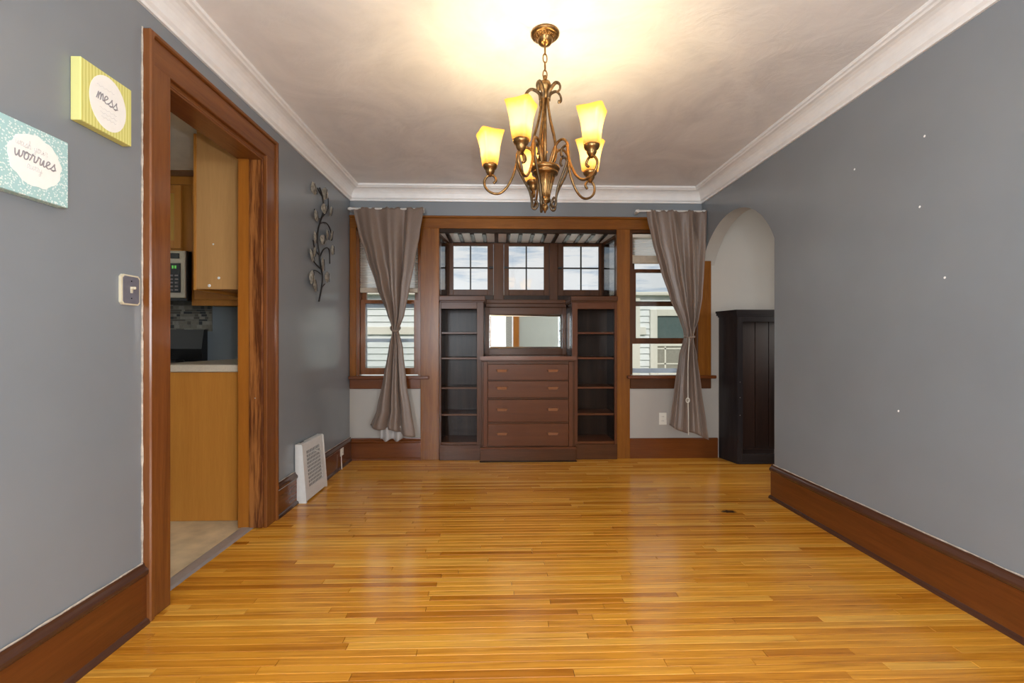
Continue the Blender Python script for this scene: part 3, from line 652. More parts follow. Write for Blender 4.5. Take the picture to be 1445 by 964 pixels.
t = thing('drawer_chest', (.265, 4.40, 0), 'built-in chest of four dark wood drawers under the mirror', 'chest')
CY = 4.215
B(-.148, -.112, CY, CY + .025, .135, .92, b=.002).build('stile', M['drawer_z'], t)
B(.640, .678, CY, CY + .025, .135, .92, b=.002).build('stile', M['drawer_z'], t)
B(-.165, -.146, CY + .012, 4.274, .135, .92, b=.002).build('corner_strip', M['buffet_z'], t)
B(.676, .695, CY + .012, 4.274, .135, .92, b=.002).build('corner_strip', M['buffet_z'], t)
for z0_, z1_ in ((.900, .922), (.7435, .7505), (.574, .586), (.350, .362), (.13, .1385)):
    B(-.112, .640, CY + .004, CY + .025, z0_, z1_).build('rail', M['buffet_x'], t)
B(-.146, .676, CY + .026, 4.60, .02, .915).build('carcass', M['case_z'], t)
for z0_, z1_ in ((.752, .897), (.588, .741), (.364, .571), (.141, .348)):
    d = B(-.109, .637, CY - .003, CY + .020, z0_, z1_, b=.003).build('drawer', M['drawer_x'], t)
    for hx in (.022, .492):
        zc = (z0_ + z1_) / 2 + .012
        # wooden pull: a bar undercut for the fingers, ends sloped
        mb = MB(); P = [(hx - .055, CY - .003), (hx + .055, CY - .003), (hx + .048, CY - .026), (hx - .048, CY - .026)]
        Vt = [mb.bm.verts.new((x, yv, zc + .013)) for x, yv in P]
        Q = [(hx - .042, CY - .003), (hx + .042, CY - .003), (hx + .040, CY - .018), (hx - .040, CY - .018)]
        Vb = [mb.bm.verts.new((x, yv, zc - .013)) for x, yv in Q]
        for i in range(4): mb.bm.faces.new((Vt[i], Vt[(i + 1) % 4], Vb[(i + 1) % 4], Vb[i]))
        mb.bm.faces.new(Vt); mb.bm.faces.new(Vb[::-1])
        mb.build('pull', M['pull_x'], d)
MB().prism([(-.178, CY - .030), (.708, CY - .030), (.708, 4.272), (.678, 4.272), (.678, 4.62), (-.148, 4.62), (-.148, 4.272), (-.178, 4.272)], 'z', .937, .970).build('counter_top', M['base_x'], t)
B(-.168, .698, CY - .014, 4.270, .922, .938, b=.003).build('counter_moulding', M['buffet_x'], t)
B(-.176, .704, CY - .022, CY + .04, 0, .118, b=.002).build('plinth', M['buffet_x'], t)
B(-.180, .708, CY - .028, CY + .04, .116, .135, b=.004).build('plinth_cap', M['drawer_x'], t)
B(-.182, .710, CY - .034, CY - .02, 0, .014, b=.003).build('shoe', M['case_x'], t)

t = thing('wall_mirror', (.265, 4.63, .97), 'wide mirror in a dark wooden frame above the drawers', 'mirror')
f = B(-.148, -.106, 4.612, 4.66, .972, 1.45, b=.002).box(.634, .678, 4.612, 4.66, .972, 1.45, b=.002).box(-.106, .634, 4.612, 4.66, 1.380, 1.45, b=.002).box(-.106, .634, 4.612, 4.66, .972, 1.036, b=.002).build('frame', M['buffet_x'], t)
mb = MB(); iv = .018
SK = math.tan(math.radians(2.4))   # glass skewed in its frame so the flash's reflection misses the camera
O = [(-.106, 1.036), (.634, 1.036), (.634, 1.380), (-.106, 1.380)]; I = [(-.106 + iv, 1.036 + iv), (.634 - iv, 1.036 + iv), (.634 - iv, 1.38 - iv), (-.106 + iv, 1.38 - iv)]
vo = [mb.bm.verts.new((x, 4.641 + SK * (x - .264), z)) for x, z in O]; vi = [mb.bm.verts.new((x, 4.637 + SK * (x - .264), z)) for x, z in I]; vbk = [mb.bm.verts.new((x, 4.668, z)) for x, z in O]
for i in range(4):
    j = (i + 1) % 4; mb.bm.faces.new((vo[i], vo[j], vi[j], vi[i])); mb.bm.faces.new((vbk[i], vbk[j], vo[j], vo[i]))
mb.bm.faces.new(vi); mb.bm.faces.new(vbk[::-1])
mb.build('mirror_glass', M['mirror'], t)
struct('trim_11', B(-.134, .664, 4.585, 4.735, 1.490, 1.528, b=.004).box(-.14, .67, 4.60, 4.72, 1.452, 1.491, b=.004), M['buffet_x'])

# ================================================================== CURTAINS
def interp(tab, z):
    tab = sorted(tab)
    if z <= tab[0][0]: return tab[0][1]
    for (a, p), (b2, q) in zip(tab, tab[1:]):
        if z <= b2:
            s = (z - a) / (b2 - a); s = s * s * (3 - 2 * s) * .35 + s * .65
            return p + (q - p) * s
    return tab[-1][1]
def curtain(root, left, right, zt, zbl, zbr, zk, name, nfold, ph, seed):
    rr = random.Random(seed); offs = [rr.uniform(-.5, .5) for _ in range(8)]
    def fn(u, v):
        zb = zbl + (zbr - zbl) * u + .012 * math.sin(u * 9 + seed)
        z = zt + (zb - zt) * v
        L, R = interp(left, z), interp(right, z)
        # folds drift across the cloth as they are drawn to the knot
        uu = u + .018 * math.sin(u * 11 + offs[0] * 6 + v * 2.2) + .012 * math.sin(u * 23 + v * 3 + offs[1] * 5)
        x = L + (R - L) * u
        wdt = R - L
        k = math.exp(-((z - zk) / .10) ** 2)
        amp = min(.034, .008 + .055 * (1 - min(1, wdt / .75))) * (1 - .25 * k) + .006 * math.exp(-((v) / .05) ** 2) * 0
        if v < .06: amp = .012 + (amp - .012) * (v / .06)
        fold = math.sin(2 * PI * (nfold * uu + ph)) + .45 * math.sin(2 * PI * (nfold * 1.9 * uu + .3 + offs[2])) + .25 * math.sin(2 * PI * (nfold * .55 * uu + offs[3]) + 2.5 * v)
        bulge = -.038 * k * math.sin(PI * u)
        below = max(0, (zk - z)) * .03
        y = 4.195 + amp * fold * .75 + bulge - below
        if v < .02: z += .006 * math.sin(u * 40 + offs[4] * 5) + .004 * math.sin(u * 91)
        x += .006 * math.sin(2 * PI * nfold * uu + 1.2) * (1 - k)
        return (x, y, z)
    o = MB().grid(fn, 150, 110).build(name, M['curtain'], root, smooth=True)
    s = o.modifiers.new('thick', 'SOLIDIFY'); s.thickness = .003
    return o
L1 = [(2.33, -1.345), (2.30, -1.335), (2.088, -1.291), (1.894, -1.227), (1.636, -1.143), (1.346, -1.034), (1.26, -.995), (1.215, -.972), (1.17, -.985), (1.055, -1.018), (.796, -1.066), (.473, -1.13), (.344, -1.185), (.2, -1.21)]
R1 = [(2.33, -.700), (2.305, -.700), (2.091, -.732), (1.832, -.777), (1.573, -.828), (1.346, -.873), (1.26, -.903), (1.215, -.924), (1.17, -.913), (1.055, -.886), (.731, -.854), (.472, -.809), (.25, -.772), (.2, -.77)]
c1 = thing('curtain', (-1.02, 4.2, .24), 'taupe curtain twisted into a knot at the left window', 'curtain')
curtain(c1, L1, R1, 2.325, .345, .245, 1.215, 'fabric_panel', 3.0, .1, 3)
MB().tube(crs([(-.985, 4.19, 1.235), (-.965, 4.155, 1.205), (-.935, 4.15, 1.200), (-.912, 4.185, 1.225), (-.93, 4.225, 1.245), (-.965, 4.225, 1.250)], 6, True), .013, 8, closed=True).build('knot', M['curtain'], c1, smooth=True)
def lin(u, v):
    z = .33 - .125 * v + .012 * math.cos(u * PI * 4)
    return (-1.09 + .20 * u, 4.205 + .020 * math.sin(u * PI * 4.0 + .5), z)
o = MB().grid(lin, 40, 6).build('lining_hem', M['lining'], c1, smooth=True); o.modifiers.new('thick', 'SOLIDIFY').thickness = .003
L2 = [(2.33, 1.352), (2.282, 1.359), (2.039, 1.412), (1.777, 1.491), (1.514, 1.578), (1.284, 1.677), (1.20, 1.708), (1.15, 1.716), (1.10, 1.700), (.988, 1.664), (.659, 1.611), (.429, 1.578), (.318, 1.558), (.2, 1.55)]
R2 = [(2.33, 1.922), (2.286, 1.918), (2.009, 1.910), (1.779, 1.893), (1.515, 1.877), (1.317, 1.844), (1.20, 1.806), (1.15, 1.792), (1.10, 1.80), (.988, 1.824), (.659, 1.864), (.329, 1.908), (.2, 1.925)]
c2 = thing('curtain', (1.74, 4.2, .22), 'taupe curtain gathered by a tie at the right window', 'curtain')
curtain(c2, L2, R2, 2.320, .325, .21, 1.15, 'fabric_panel', 3.2, .35, 8)
MB().tube(crs([(1.712, 4.19, 1.150), (1.73, 4.150, 1.146), (1.755, 4.138, 1.145), (1.78, 4.150, 1.147), (1.797, 4.19, 1.152), (1.755, 4.235, 1.155)], 6, True), .010, 8, closed=True).build('tie_band', M['curtain'], c2, smooth=True)
def rod(x0, x1, bx, label):
    t = thing('curtain_rod', ((x0 + x1) / 2, 4.2, 2.315), label, 'curtain rod', None)
    MB().tube([(x0, 4.205, 2.318), (x1, 4.205, 2.318)], .009, 8).build('rod', M['white_metal'], t)
    for b_ in bx:
        B(b_ - .012, b_ + .012, 4.20, YB - .012, 2.305, 2.331, b=.003).build('bracket', M['white_metal'], t)
    for e_ in (x0, x1): MB().ball((e_, 4.205, 2.318), .012, sub=2).build('end_cap', M['white_metal'], t)
rod(-1.375, -.700, (-1.362, -.712), 'slim white curtain rod over the left window')
rod(1.27, 1.915, (1.283, 1.90), 'slim white curtain rod over the right window')
# pull cord of the blind, hanging before the right curtain
t = thing('blind_cord', (1.70, 4.10, .25), 'thin cream pull cord with a ring hanging before the right curtain', 'cord')
MB().tube(crs([(1.735, 4.145, 1.145), (1.722, 4.11, 1.10), (1.708, 4.10, .9), (1.706, 4.095, .62), (1.707, 4.09, .45), (1.708, 4.09, .26)], 5), .0032, 6).build('cord', M['ring'], t)
MB().tube([(1.700 + .016 * math.cos(a * PI / 8), 4.087, .575 + .020 * math.sin(a * PI / 8)) for a in range(16)], .0045, 6, closed=True).build('ring', M['ring'], t)

# cellular blinds
def blind(x0, x1, z0, z1, railh, label, n):
    t = thing('window_blind', ((x0 + x1) / 2, YB + .02, z0), label, 'blind')
    prof = []
    for k in range(n + 1):
        z = z1 + (z0 + railh - z1) * k / n
        prof.append((YB + .018 + (0.010 if k % 2 else 0), z))
    mb = MB(); vv = [(mb.bm.verts.new((x0, p[0], p[1])), mb.bm.verts.new((x1, p[0], p[1]))) for p in prof]
    for p, q in zip(vv, vv[1:]): mb.bm.faces.new((p[0], p[1], q[1], q[0]))
    mb.build('pleated_cloth', M['blind'], t)
    B(x0, x1, YB + .010, YB + .035, z0, z0 + railh, b=.003).build('bottom_rail', M['blind_rail'], t)
    B(x0, x1, YB + .008, YB + .04, z1, z1 + .03, b=.003).build('head_rail', M['white_plastic'], t)
blind(-1.308, -.767, 1.565, 2.10, .045, 'half-lowered cream pleated blind behind the left curtain', 44)
blind(1.264, 1.858, 1.85, 2.10, .075, 'mostly raised cream blind behind the right curtain', 14)

# ================================================================== CHANDELIER
CX, CYc = .213, 2.14
ch = thing('chandelier', (CX, CYc, 1.69), 'antique bronze chandelier with five lit amber glass shades hanging from the ceiling', 'chandelier')
cn = MB().lathe([(.066, H), (.068, H - .004), (.067, H - .010), (.060, H - .017), (.053, H - .020), (.051, H - .019), (.038, H - .028), (.036, H - .033), (.034, H - .042), (.026, H - .052), (.012, H - .058), (.006, H - .062)], CX, CYc, 40, flute=(.05, H - .029, H - .0185)).build('canopy', M['bronze'], ch, smooth=True)
zz = H - .058
for k in range(4):
    zt_ = zz - k * .0385; P = []
    for a in range(16):
        an = a * PI / 8; q = .010 * math.cos(an)
        P.append((CX + (q if k % 2 else q * .3), CYc + (q * .3 if k % 2 else q), zt_ - .021 + .022 * math.sin(an)))
    MB().tube(P, .0028, 6, closed=True).build('chain_link', M['bronze'], ch, smooth=True)
MB().lathe([(.004, 2.3531), (.010, 2.3469), (.011, 2.3387), (.006, 2.3325), (.009, 2.3284), (.024, 2.3202), (.029, 2.3058), (.027, 2.2914), (.020, 2.2831), (.020, 2.2687), (.023, 2.2584), (.016, 2.244), (.010, 2.2368)], CX, CYc, 20).build('top_knob', M['bronze'], ch, smooth=True)
MB().tube([(CX, CYc, 2.242), (CX, CYc, 1.9025)], .0085, 10).build('stem', M['bronze'], ch, smooth=True)
MB().lathe([(.012, 1.9282), (.030, 1.9282), (.060, 1.924), (.068, 1.919), (.070, 1.911), (.066, 1.903), (.057, 1.900), (.062, 1.894), (.061, 1.887), (.050, 1.883), (.044, 1.878), (.033, 1.835), (.025, 1.800), (.021, 1.778), (.027, 1.770), (.026, 1.758), (.010, 1.7502), (.012, 1.742), (.017, 1.7337), (.013, 1.7235), (.006, 1.7152), (.002, 1.7049)], CX, CYc, 36, flute=(.06, 1.79, 1.8785)).build('urn', M['bronze'], ch, smooth=True)
for k in range(18):
    an = 2 * PI * k / 18
    MB().tube([(CX + r * math.cos(an), CYc + r * math.sin(an), z) for r, z in ((.0445, 1.878), (.0335, 1.835), (.0255, 1.800), (.0215, 1.778))], [.0034, .0028, .0024, .0018], 5).build('flute', M['bronze'], ch, smooth=True)
for k in range(28):
    an = 2 * PI * k / 28
    MB().tube([(CX + r * math.cos(an), CYc + r * math.sin(an), z) for r, z in ((.0515, H - .0200), (.0375, H - .0295))], .0020, 5).build('canopy_rib', M['bronze'], ch, smooth=True)
def pol(r, z, a, off=0): return (CX + r * math.cos(a) - off * math.sin(a), CYc + r * math.sin(a) + off * math.cos(a), z)
ANG = [98, 170, 242, 314, 386]
for idx, deg in enumerate(ANG):
    a = math.radians(deg)
    # cage rod from the top scroll down to the urn, with curled head
    cg = [(0.02, 2.2368), (0.026, 2.2677), (0.0581, 2.2914), (0.0792, 2.2852), (0.0898, 2.2677), (0.0871, 2.2523), (0.0739, 2.2461)]
    MB().tube(crs([pol(r, z, a) for r, z in cg], 5), [.0085] * 31, 8, flat=.6).build('top_scroll', M['bronze_dark'], ch, smooth=True)
    rd = [(.016, 2.2574), (.020, 2.2008), (.034, 2.1288), (.052, 2.0671), (.062, 2.0105), (.055, 1.9642), (.036, 1.923)]
    MB().tube(crs([pol(r, z, a) for r, z in rd], 5), .0060, 8).build('cage_rod', M['bronze'], ch, smooth=True)
    # main arm: out of the urn, over a hoop, down and up to the cup, curled end
    ar = [(.030, 1.923), (.042, 1.968), (.072, 2.012), (.106, 2.020), (.130, 1.995), (.134, 1.952), (.148, 1.898), (.178, 1.840), (.214, 1.8099), (.252, 1.8119), (.282, 1.8356), (.290, 1.8695), (.272, 1.8963), (.246, 1.8942), (.234, 1.8716), (.246, 1.8572)]
    MB().tube(crs([pol(r, z, a) for r, z in ar], 5), .0062, 8).build('arm', M['bronze'], ch, smooth=True)
    # brace: curl beside the urn tip, sweeping up to the hoop, inner curl
    bz = [(.052, 1.7708), (.040, 1.7605), (.034, 1.742), (.046, 1.7255), (.060, 1.7337), (.062, 1.7636), (.072, 1.8099), (.098, 1.8613), (.122, 1.9076), (.134, 1.9488), (.122, 1.9868), (.098, 1.9827), (.090, 1.959), (.100, 1.9457)]
    MB().tube(crs([pol(r, z, a, .006) for r, z in bz], 5), .0055, 8).build('brace', M['bronze_dark'], ch, smooth=True)
    # lamp cup, candle, shade, bulb
    r0 = .262; cx, cy = CX + r0 * math.cos(a), CYc + r0 * math.sin(a)
    cup = MB().lathe([(.005, 1.8901), (.012, 1.8963), (.018, 1.9066), (.022, 1.9148), (.022, 1.923), (.030, 1.9292), (.034, 1.9374), (.035, 1.9457), (.030, 1.9498), (.012, 1.9498)], cx, cy, 20).build('cup', M['bronze'], ch, smooth=True)
    rot = math.radians((40, 20, 65, 65, 50)[idx])
    mb = MB(); rings = []
    prof = [(.031, .000), (.034, .02), (.037, .05), (.040, .08), (.0445, .105), (.050, .128), (.0575, .152)]
    for (hw, zh) in prof + [(p[0] - .003, p[1]) for p in prof[::-1]]:
        ring = []
        for k in range(32):
            tt = 2 * PI * k / 32
            c_, s_ = math.cos(tt), math.sin(tt)
            q = 1.0 / (abs(c_) ** 11 + abs(s_) ** 11) ** (1 / 11)
            corner = (abs(c_ * s_) * 2) ** 2
            zz_ = 1.9457 + zh + corner * .003 * (zh / .152) ** 2
            x_, y_ = hw * q * c_, hw * q * s_
            ring.append(mb.bm.verts.new((cx + x_ * math.cos(rot) - y_ * math.sin(rot), cy + x_ * math.sin(rot) + y_ * math.cos(rot), zz_)))
        rings.append(ring)
    for p_, q_ in zip(rings, rings[1:]):
        for k in range(32): mb.bm.faces.new((p_[k], p_[(k + 1) % 32], q_[(k + 1) % 32], q_[k]))
    mb.build('lamp_shade', M['lamp_glass'], ch, smooth=True)
    MB().ball((cx, cy, 2.0105), .020, sz=1.3).build('bulb', M['bulb'], ch, smooth=True)
    lp = lamp('bulb_light', 'POINT', (cx, cy, 2.065), 5.4, (1.0, .76, .42), radius=.018)

# ================================================================== ON THE LEFT WALL
# cursive strokes for the printed canvases
GL = {
 'm': [(0, 0), (.08, .5), (.14, .92), (.2, .5), (.2, 0), (.24, .5), (.38, .95), (.46, .5), (.46, 0), (.5, .5), (.64, .95), (.72, .5), (.74, .08), (.9, .12)],
 'e': [(0, .3), (.25, .5), (.42, .8), (.25, 1.0), (.08, .7), (.12, .2), (.34, .02), (.6, .25)],
 's': [(0, .1), (.3, .8), (.36, 1.0), (.38, .7), (.5, .3), (.35, .0), (.12, .08), (.4, .12), (.6, .2)],
 'w': [(0, .9), (.08, .3), (.2, .02), (.36, .4), (.42, .9), (.46, .3), (.58, .02), (.76, .4), (.8, .95), (.95, .8)],
 'o': [(.1, .5), (.12, .9), (.35, .98), (.5, .6), (.4, .1), (.18, .04), (.08, .4), (.2, .85), (.5, .9), (.7, .8)],
 'r': [(0, .1), (.15, .6), (.2, 1.05), (.3, .9), (.46, .88), (.44, .4), (.5, .06), (.68, .2)],
 'i': [(0, .2), (.16, .9), (.18, .3), (.28, .03), (.44, .25)],
 'a': [(.45, .85), (.2, .95), (.06, .5), (.15, .05), (.36, .3), (.46, .9), (.46, .25), (.56, .03), (.7, .25)],
 'h': [(0, .1), (.25, 1.2), (.22, 1.75), (.1, 1.5), (.1, 0), (.16, .6), (.34, .95), (.42, .5), (.44, .06), (.62, .2)],
 'y': [(0, .8), (.06, .3), (.2, .1), (.4, .5), (.42, .95), (.4, .0), (.25, -.75), (.08, -.5), (.3, -.05), (.62, .25)],
 'u': [(0, .8), (.06, .25), (.2, .04), (.38, .4), (.42, .9), (.44, .25), (.54, .04), (.7, .25)],
}
def write(word, y, z, size, tilt, rad, m, parent, x):
    p = y
    mb = MB()
    for c_ in word:
        if c_ == ' ': p += .5 * size; continue
        g = GL[c_]; wd = max(q[0] for q in g)
        pts = [(x, p + q[0] * size + q[1] * size * .12, z + q[1] * size * .8 + tilt * (p - y)) for q in g]
        mb.tube(crs(pts, 4), rad, 6, flat=1.0)
        if c_ == 'i': mb.ball((x, p + .2 * size, z + 1.3 * size), rad * 1.2, sub=1)
        p += wd * size * .92
    o = mb.build('lettering', m, parent)
    return o
def canvas(y0, y1, z0, z1, m, label, oy, oz, ry, rz, shape):
    t = thing('canvas_print', (XL, (y0 + y1) / 2, z0), label, 'wall art')
    B(XL + .001, XL + .034, y0, y1, z0, z1, b=.002).build('canvas', m, t)
    mb = MB(); n = 48; P = []
    for k in range(n):
        an = 2 * PI * k / n; q = 1 + (.025 * math.sin(9 * an) + .02 * math.sin(14 * an) if shape else 0)
        P.append((oy + ry * q * math.cos(an), oz + rz * q * math.sin(an)))
    mb.prism(P, 'x', XL + .0335, XL + .0346); mb.build('white_oval', M['paper'], t)
    return t
xf = XL + .0352
t = canvas(1.528, 1.735, 1.826, 2.034, M['canvas_yellow'], 'yellow striped canvas print reading mess, above the light switch', 1.634, 1.931, .075, .093, 0)
write('mess', 1.585, 1.930, .034, -.10, .0016, M['ink'], t, xf)
for (yy, zz_, ww) in ((1.588, 1.978, .07), (1.598, 1.905, .07), (1.600, 1.890, .07), (1.605, 1.876, .06)):
    MB().tube(crs([(xf - .0004, yy + ww * k / 12, zz_ + .003 * math.sin(k * 2.1)) for k in range(13)], 3), .0006, 5).build('faint_line', M['ink_soft'], t)
t = canvas(1.279, 1.486, 1.524, 1.731, M['canvas_teal'], 'teal flecked canvas print reading wash your worries away, at the left edge', 1.384, 1.632, .078, .075, 1)
write('wash your', 1.325, 1.662, .0165, -.05, .0008, M['ink_soft'], t, xf)
write('worries', 1.322, 1.628, .028, -.05, .0016, M['ink'], t, xf)
write('away', 1.356, 1.604, .0165, -.05, .0008, M['ink_soft'], t, xf)

t = thing('light_switch', (XL, 1.765, 1.24), 'pewter plate toggle light switch with ivory rim beside the door casing', 'switch')
cpf = [(1.728, 1.240), (1.797, 1.240), (1.806, 1.249), (1.806, 1.344), (1.797, 1.353), (1.728, 1.353), (1.719, 1.344), (1.719, 1.249)]
MB().prism(cpf, 'x', XL, XL + .010).build('rim', M['ivory'], t)
MB().prism([(1.7625 + (p - 1.7625) * .86, 1.2965 + (q - 1.2965) * .90) for p, q in cpf], 'x', XL + .009, XL + .012).build('plate', M['switch_plate'], t)
B(XL + .011, XL + .014, 1.757, 1.768, 1.285, 1.309, b=.001).build('toggle_surround', M['ivory'], t)
B(XL + .012, XL + .028, 1.758, 1.767, 1.299, 1.309, b=.002).build('toggle', M['ivory'], t)
for z in (1.265, 1.330): MB().ball((XL + .012, 1.7625, z), .003, sub=1).build('screw', M['iron'], t)

# metal vine
vx = XL + .014
v = thing('metal_vine', (XL, 3.60, 1.41), 'dark metal vine wall sculpture with pewter leaves on the left wall', 'wall art')
stm = [(3.561, 2.292), (3.603, 2.235), (3.631, 2.145), (3.589, 2.057), (3.547, 1.971), (3.534, 1.882), (3.555, 1.79), (3.575, 1.685), (3.603, 1.603), (3.589, 1.514), (3.555, 1.413)]
MB().tube(crs([(vx + .006 * math.sin(i), a, b2) for i, (a, b2) in enumerate(stm)], 5), .0062, 7).build('stem', M['vine'], v, smooth=True)
for brn in ([(3.589, 2.057), (3.674, 2.124), (3.733, 2.18), (3.739, 2.267)], [(3.575, 2.021), (3.674, 2.052), (3.748, 2.043), (3.81, 1.99), (3.81, 1.938)],
           [(3.56, 1.739), (3.617, 1.813), (3.703, 1.858), (3.764, 1.842), (3.773, 1.741)], [(3.575, 1.669), (3.481, 1.691), (3.429, 1.713)], [(3.603, 1.527), (3.665, 1.562)],
           [(3.59, 2.06), (3.50, 2.04), (3.464, 2.10)], [(3.60, 2.24), (3.52, 2.27), (3.45, 2.26)], [(3.55, 1.77), (3.47, 1.80), (3.44, 1.86)], [(3.59, 1.63), (3.47, 1.64), (3.40, 1.60)]):
    MB().tube(crs([(vx, a, b2) for a, b2 in brn], 5), .0045, 6).build('branch', M['vine'], v, smooth=True)
lv = [(3.422, 2.24, .6), (3.634, 2.269, -.3), (3.62, 2.147, .2), (3.76, 2.165, -.5), (3.464, 2.049, .5), (3.438, 1.881, .1), (3.597, 1.899, -.4), (3.678, 1.956, .1), (3.769, 1.974, -.3), (3.38, 1.737, .6), (3.591, 1.705, .1), (3.385, 1.577, -.2), (3.687, 1.62, .1), (3.438, 1.528, .4), (3.43, 1.77, -.4), (3.80, 1.86, .1)]
rr = random.Random(5)
for (ly, lz, ang) in lv:
    hl_, hw_ = .048 * rr.uniform(.85, 1.15), .034 * rr.uniform(.85, 1.15)
    mb = MB(); tz = rr.uniform(-.35, .35)
    def lf(u, vv):
        tt = vv * 2 - 1; wv = hw_ * max(.02, (1 - abs(tt) ** 2.2)) * (u * 2 - 1)
        hgt = .012 * (1 - (u * 2 - 1) ** 2) * (1 - tt * tt) + .004 * (abs(((vv * 6 + abs(u * 2 - 1)) % 1) - .5) - .25)
        yv, zv = wv, tt * hl_
        return (vx + .012 + hgt + wv * tz, ly + yv * math.cos(ang) - zv * math.sin(ang), lz + yv * math.sin(ang) + zv * math.cos(ang))
    lo = mb.grid(lf, 6, 12).build('leaf', M['leaf'], v); lo.modifiers.new('thick', 'SOLIDIFY').thickness = .002
    MB().tube([(vx + .026 + tz * 0, ly - q * math.sin(ang), lz + q * math.cos(ang)) for q in (-hl_ * .9, 0, hl_ * .7)], .0018, 5).build('leaf_vein', M['vine'], lo)

# slanted floor register
g = thing('floor_register', (-1.36, 3.36, 0), 'white slanted metal heat register against the left baseboard', 'vent')
yA, yB_ = 3.155, 3.535; x0, xb, xt, zt = XL + .006, -1.318, -1.350, .400
prof = [(x0, 0), (xb, 0), (xb, .018), (xt + .004, zt - .008), (xt - .006, zt), (x0, zt)]
MB().prism(prof, 'y', yA, yA + .014).build('side_plate', M['white_metal'], g)
MB().prism(prof, 'y', yB_ - .014, yB_).build('side_plate', M['white_metal'], g)
B(x0, xt - .004, yA + .014, yB_ - .014, zt - .012, zt, b=.002).build('top_plate', M['white_metal'], g)
B(x0, x0 + .004, yA + .02, yB_ - .02, .02, zt - .02).build('back_plate', M['dark_void'], g)
# front grille plane from (xb,.012) to (xt,.40): bars and slots
def fp(s, y, d=0):  # s from 0 (bottom) to 1 (top) up the slanted front, d depth behind it
    return (xb + (xt - xb) * s - d, y, .012 + (zt - .016) * s)
def slab(mb, s0, s1, ya, yb, t=.006):
    P = [fp(s0, ya), fp(s0, yb), fp(s1, yb), fp(s1, ya)]; Q = [(p[0] - t, p[1], p[2]) for p in P]
    A = [mb.bm.verts.new(p) for p in P]; Bq = [mb.bm.verts.new(p) for p in Q]
    for i in range(4): mb.bm.faces.new((A[i], A[(i + 1) % 4], Bq[(i + 1) % 4], Bq[i]))
    mb.bm.faces.new(A); mb.bm.faces.new(Bq[::-1])
mb = MB(); slab(mb, 0, .20, yA + .012, yB_ - .012); slab(mb, .86, 1.0, yA + .012, yB_ - .012); slab(mb, .20, .86, yA + .012, yA + .068); slab(mb, .20, .86, yB_ - .068, yB_ - .012)
mb.build('face_frame', M['white_metal'], g)
ya, yb = yA + .068, yB_ - .068; nr = 10; nc = 15
for k in range(1, nr):
    s = .20 + .66 * k / nr; mb = MB(); slab(mb, s - .011, s + .011, ya, yb, .0012); mb.build('grille_bar', M['white_metal'], g)
for k in range(1, nc):
    yy = ya + (yb - ya) * k / nc; mb = MB(); slab(mb, .20, .86, yy - .0025, yy + .0025, .0012); mb.build('grille_slat', M['white_metal'], g)
mb = MB(); P = [fp(.03, yA + .015, .022), fp(.03, yB_ - .015, .022), fp(.95, yB_ - .015, .022), fp(.95, yA + .015, .022)]
mb.bm.faces.new([mb.bm.verts.new(p) for p in P]); o = mb.build('dark_duct', M['dark_void'], g); o.modifiers.new('thick', 'SOLIDIFY').thickness = .001  # added dark sheet behind the grille, painting the shade inside
MB().tube([fp(.80, 3.34, -.006), fp(.75, 3.40, -.014), fp(.70, 3.43, -.012)], .005, 6).build('damper_lever', M['white_metal'], g)
B(x0 + .01, xt - .03, yA + .05, yA + .11, zt - .001, zt + .004).build('top_slot', M['dark_void'], g)

# outlets
def outlet(name, label, face):
    # face(u, v, d): u along the wall, v up, d out of the wall
    t = thing(name, face(0, -.057, 0), label, 'outlet')
    def bx(u0, u1, v0, v1, d0, d1, nm, m, b=.001, par=None):
        p, q = face(u0, v0, d0), face(u1, v1, d1)
        return MB().box(min(p[0], q[0]), max(p[0], q[0]), min(p[1], q[1]), max(p[1], q[1]), min(p[2], q[2]), max(p[2], q[2]), b=b).build(nm, m, par or t)
    bx(-.036, .036, -.057, .057, 0, .006, 'cover_plate', M['white_plastic'], .002)
    for c_ in (-.020, .020):
        s_ = bx(-.016, .016, c_ - .013, c_ + .013, .005, .008, 'socket', M['white_plastic'])
        for q in (-.006, .006): bx(q - .001, q + .001, c_ - .004, c_ + .006, .0075, .0084, 'slot', M['black'], 0, s_)
    MB().ball(face(0, 0, .006), .003, sub=1).build('screw', M['nickel'], t)
    return t
outlet('wall_outlet', 'ivory outlet on the back wall left of the right curtain', lambda u, v_, d: (1.552 + u, YB - d, .372 + v_))
t = outlet('wall_outlet', 'ivory outlet on the left baseboard near the corner', lambda u, v_, d: (XL + .018 + d, 4.04 + u, .150 + v_ * .75))
MB().tube([(XL + .034, 3.985, .13), (XL + .036, 3.983, .06), (XL + .040, 3.98, .004)], .004, 6).build('cable', M['white_plastic'], t)

# ================================================================== NOOK BEHIND THE ARCH
t = thing('pedestal_bookcase', (2.60, 4.18, 0), 'black-brown half-height bookcase behind the arch', 'bookcase')
nx0, nx1, ny0, ny1 = 2.145, 3.10, 4.07, 4.305
def taper(mb, z0_, z1_):
    # left side leans towards the wall as in a splayed end
    P = [(nx0 - .055, ny1), (nx0, ny0), (nx0 + .02, ny0), (nx0 - .035, ny1)]
    return mb.prism(P, 'z', z0_, z1_)
taper(MB(), 0, 1.335).build('side_panel', M['black_wood_z'], t)
B(nx1 - .02, nx1, ny0, ny1, 0, 1.335).build('side_panel', M['black_wood_z'], t)
B(nx0 - .03, nx1 - .02, ny1 - .016, ny1, .03, 1.335).build('back_board', M['black_brown_z'], t)
for k in range(7):
    xx = nx0 + .02 + k * .132
    B(xx, xx + .128, ny1 - .024, ny1 - .015, .10, 1.30, b=.002).build('back_plank', M['black_brown_z'], t)
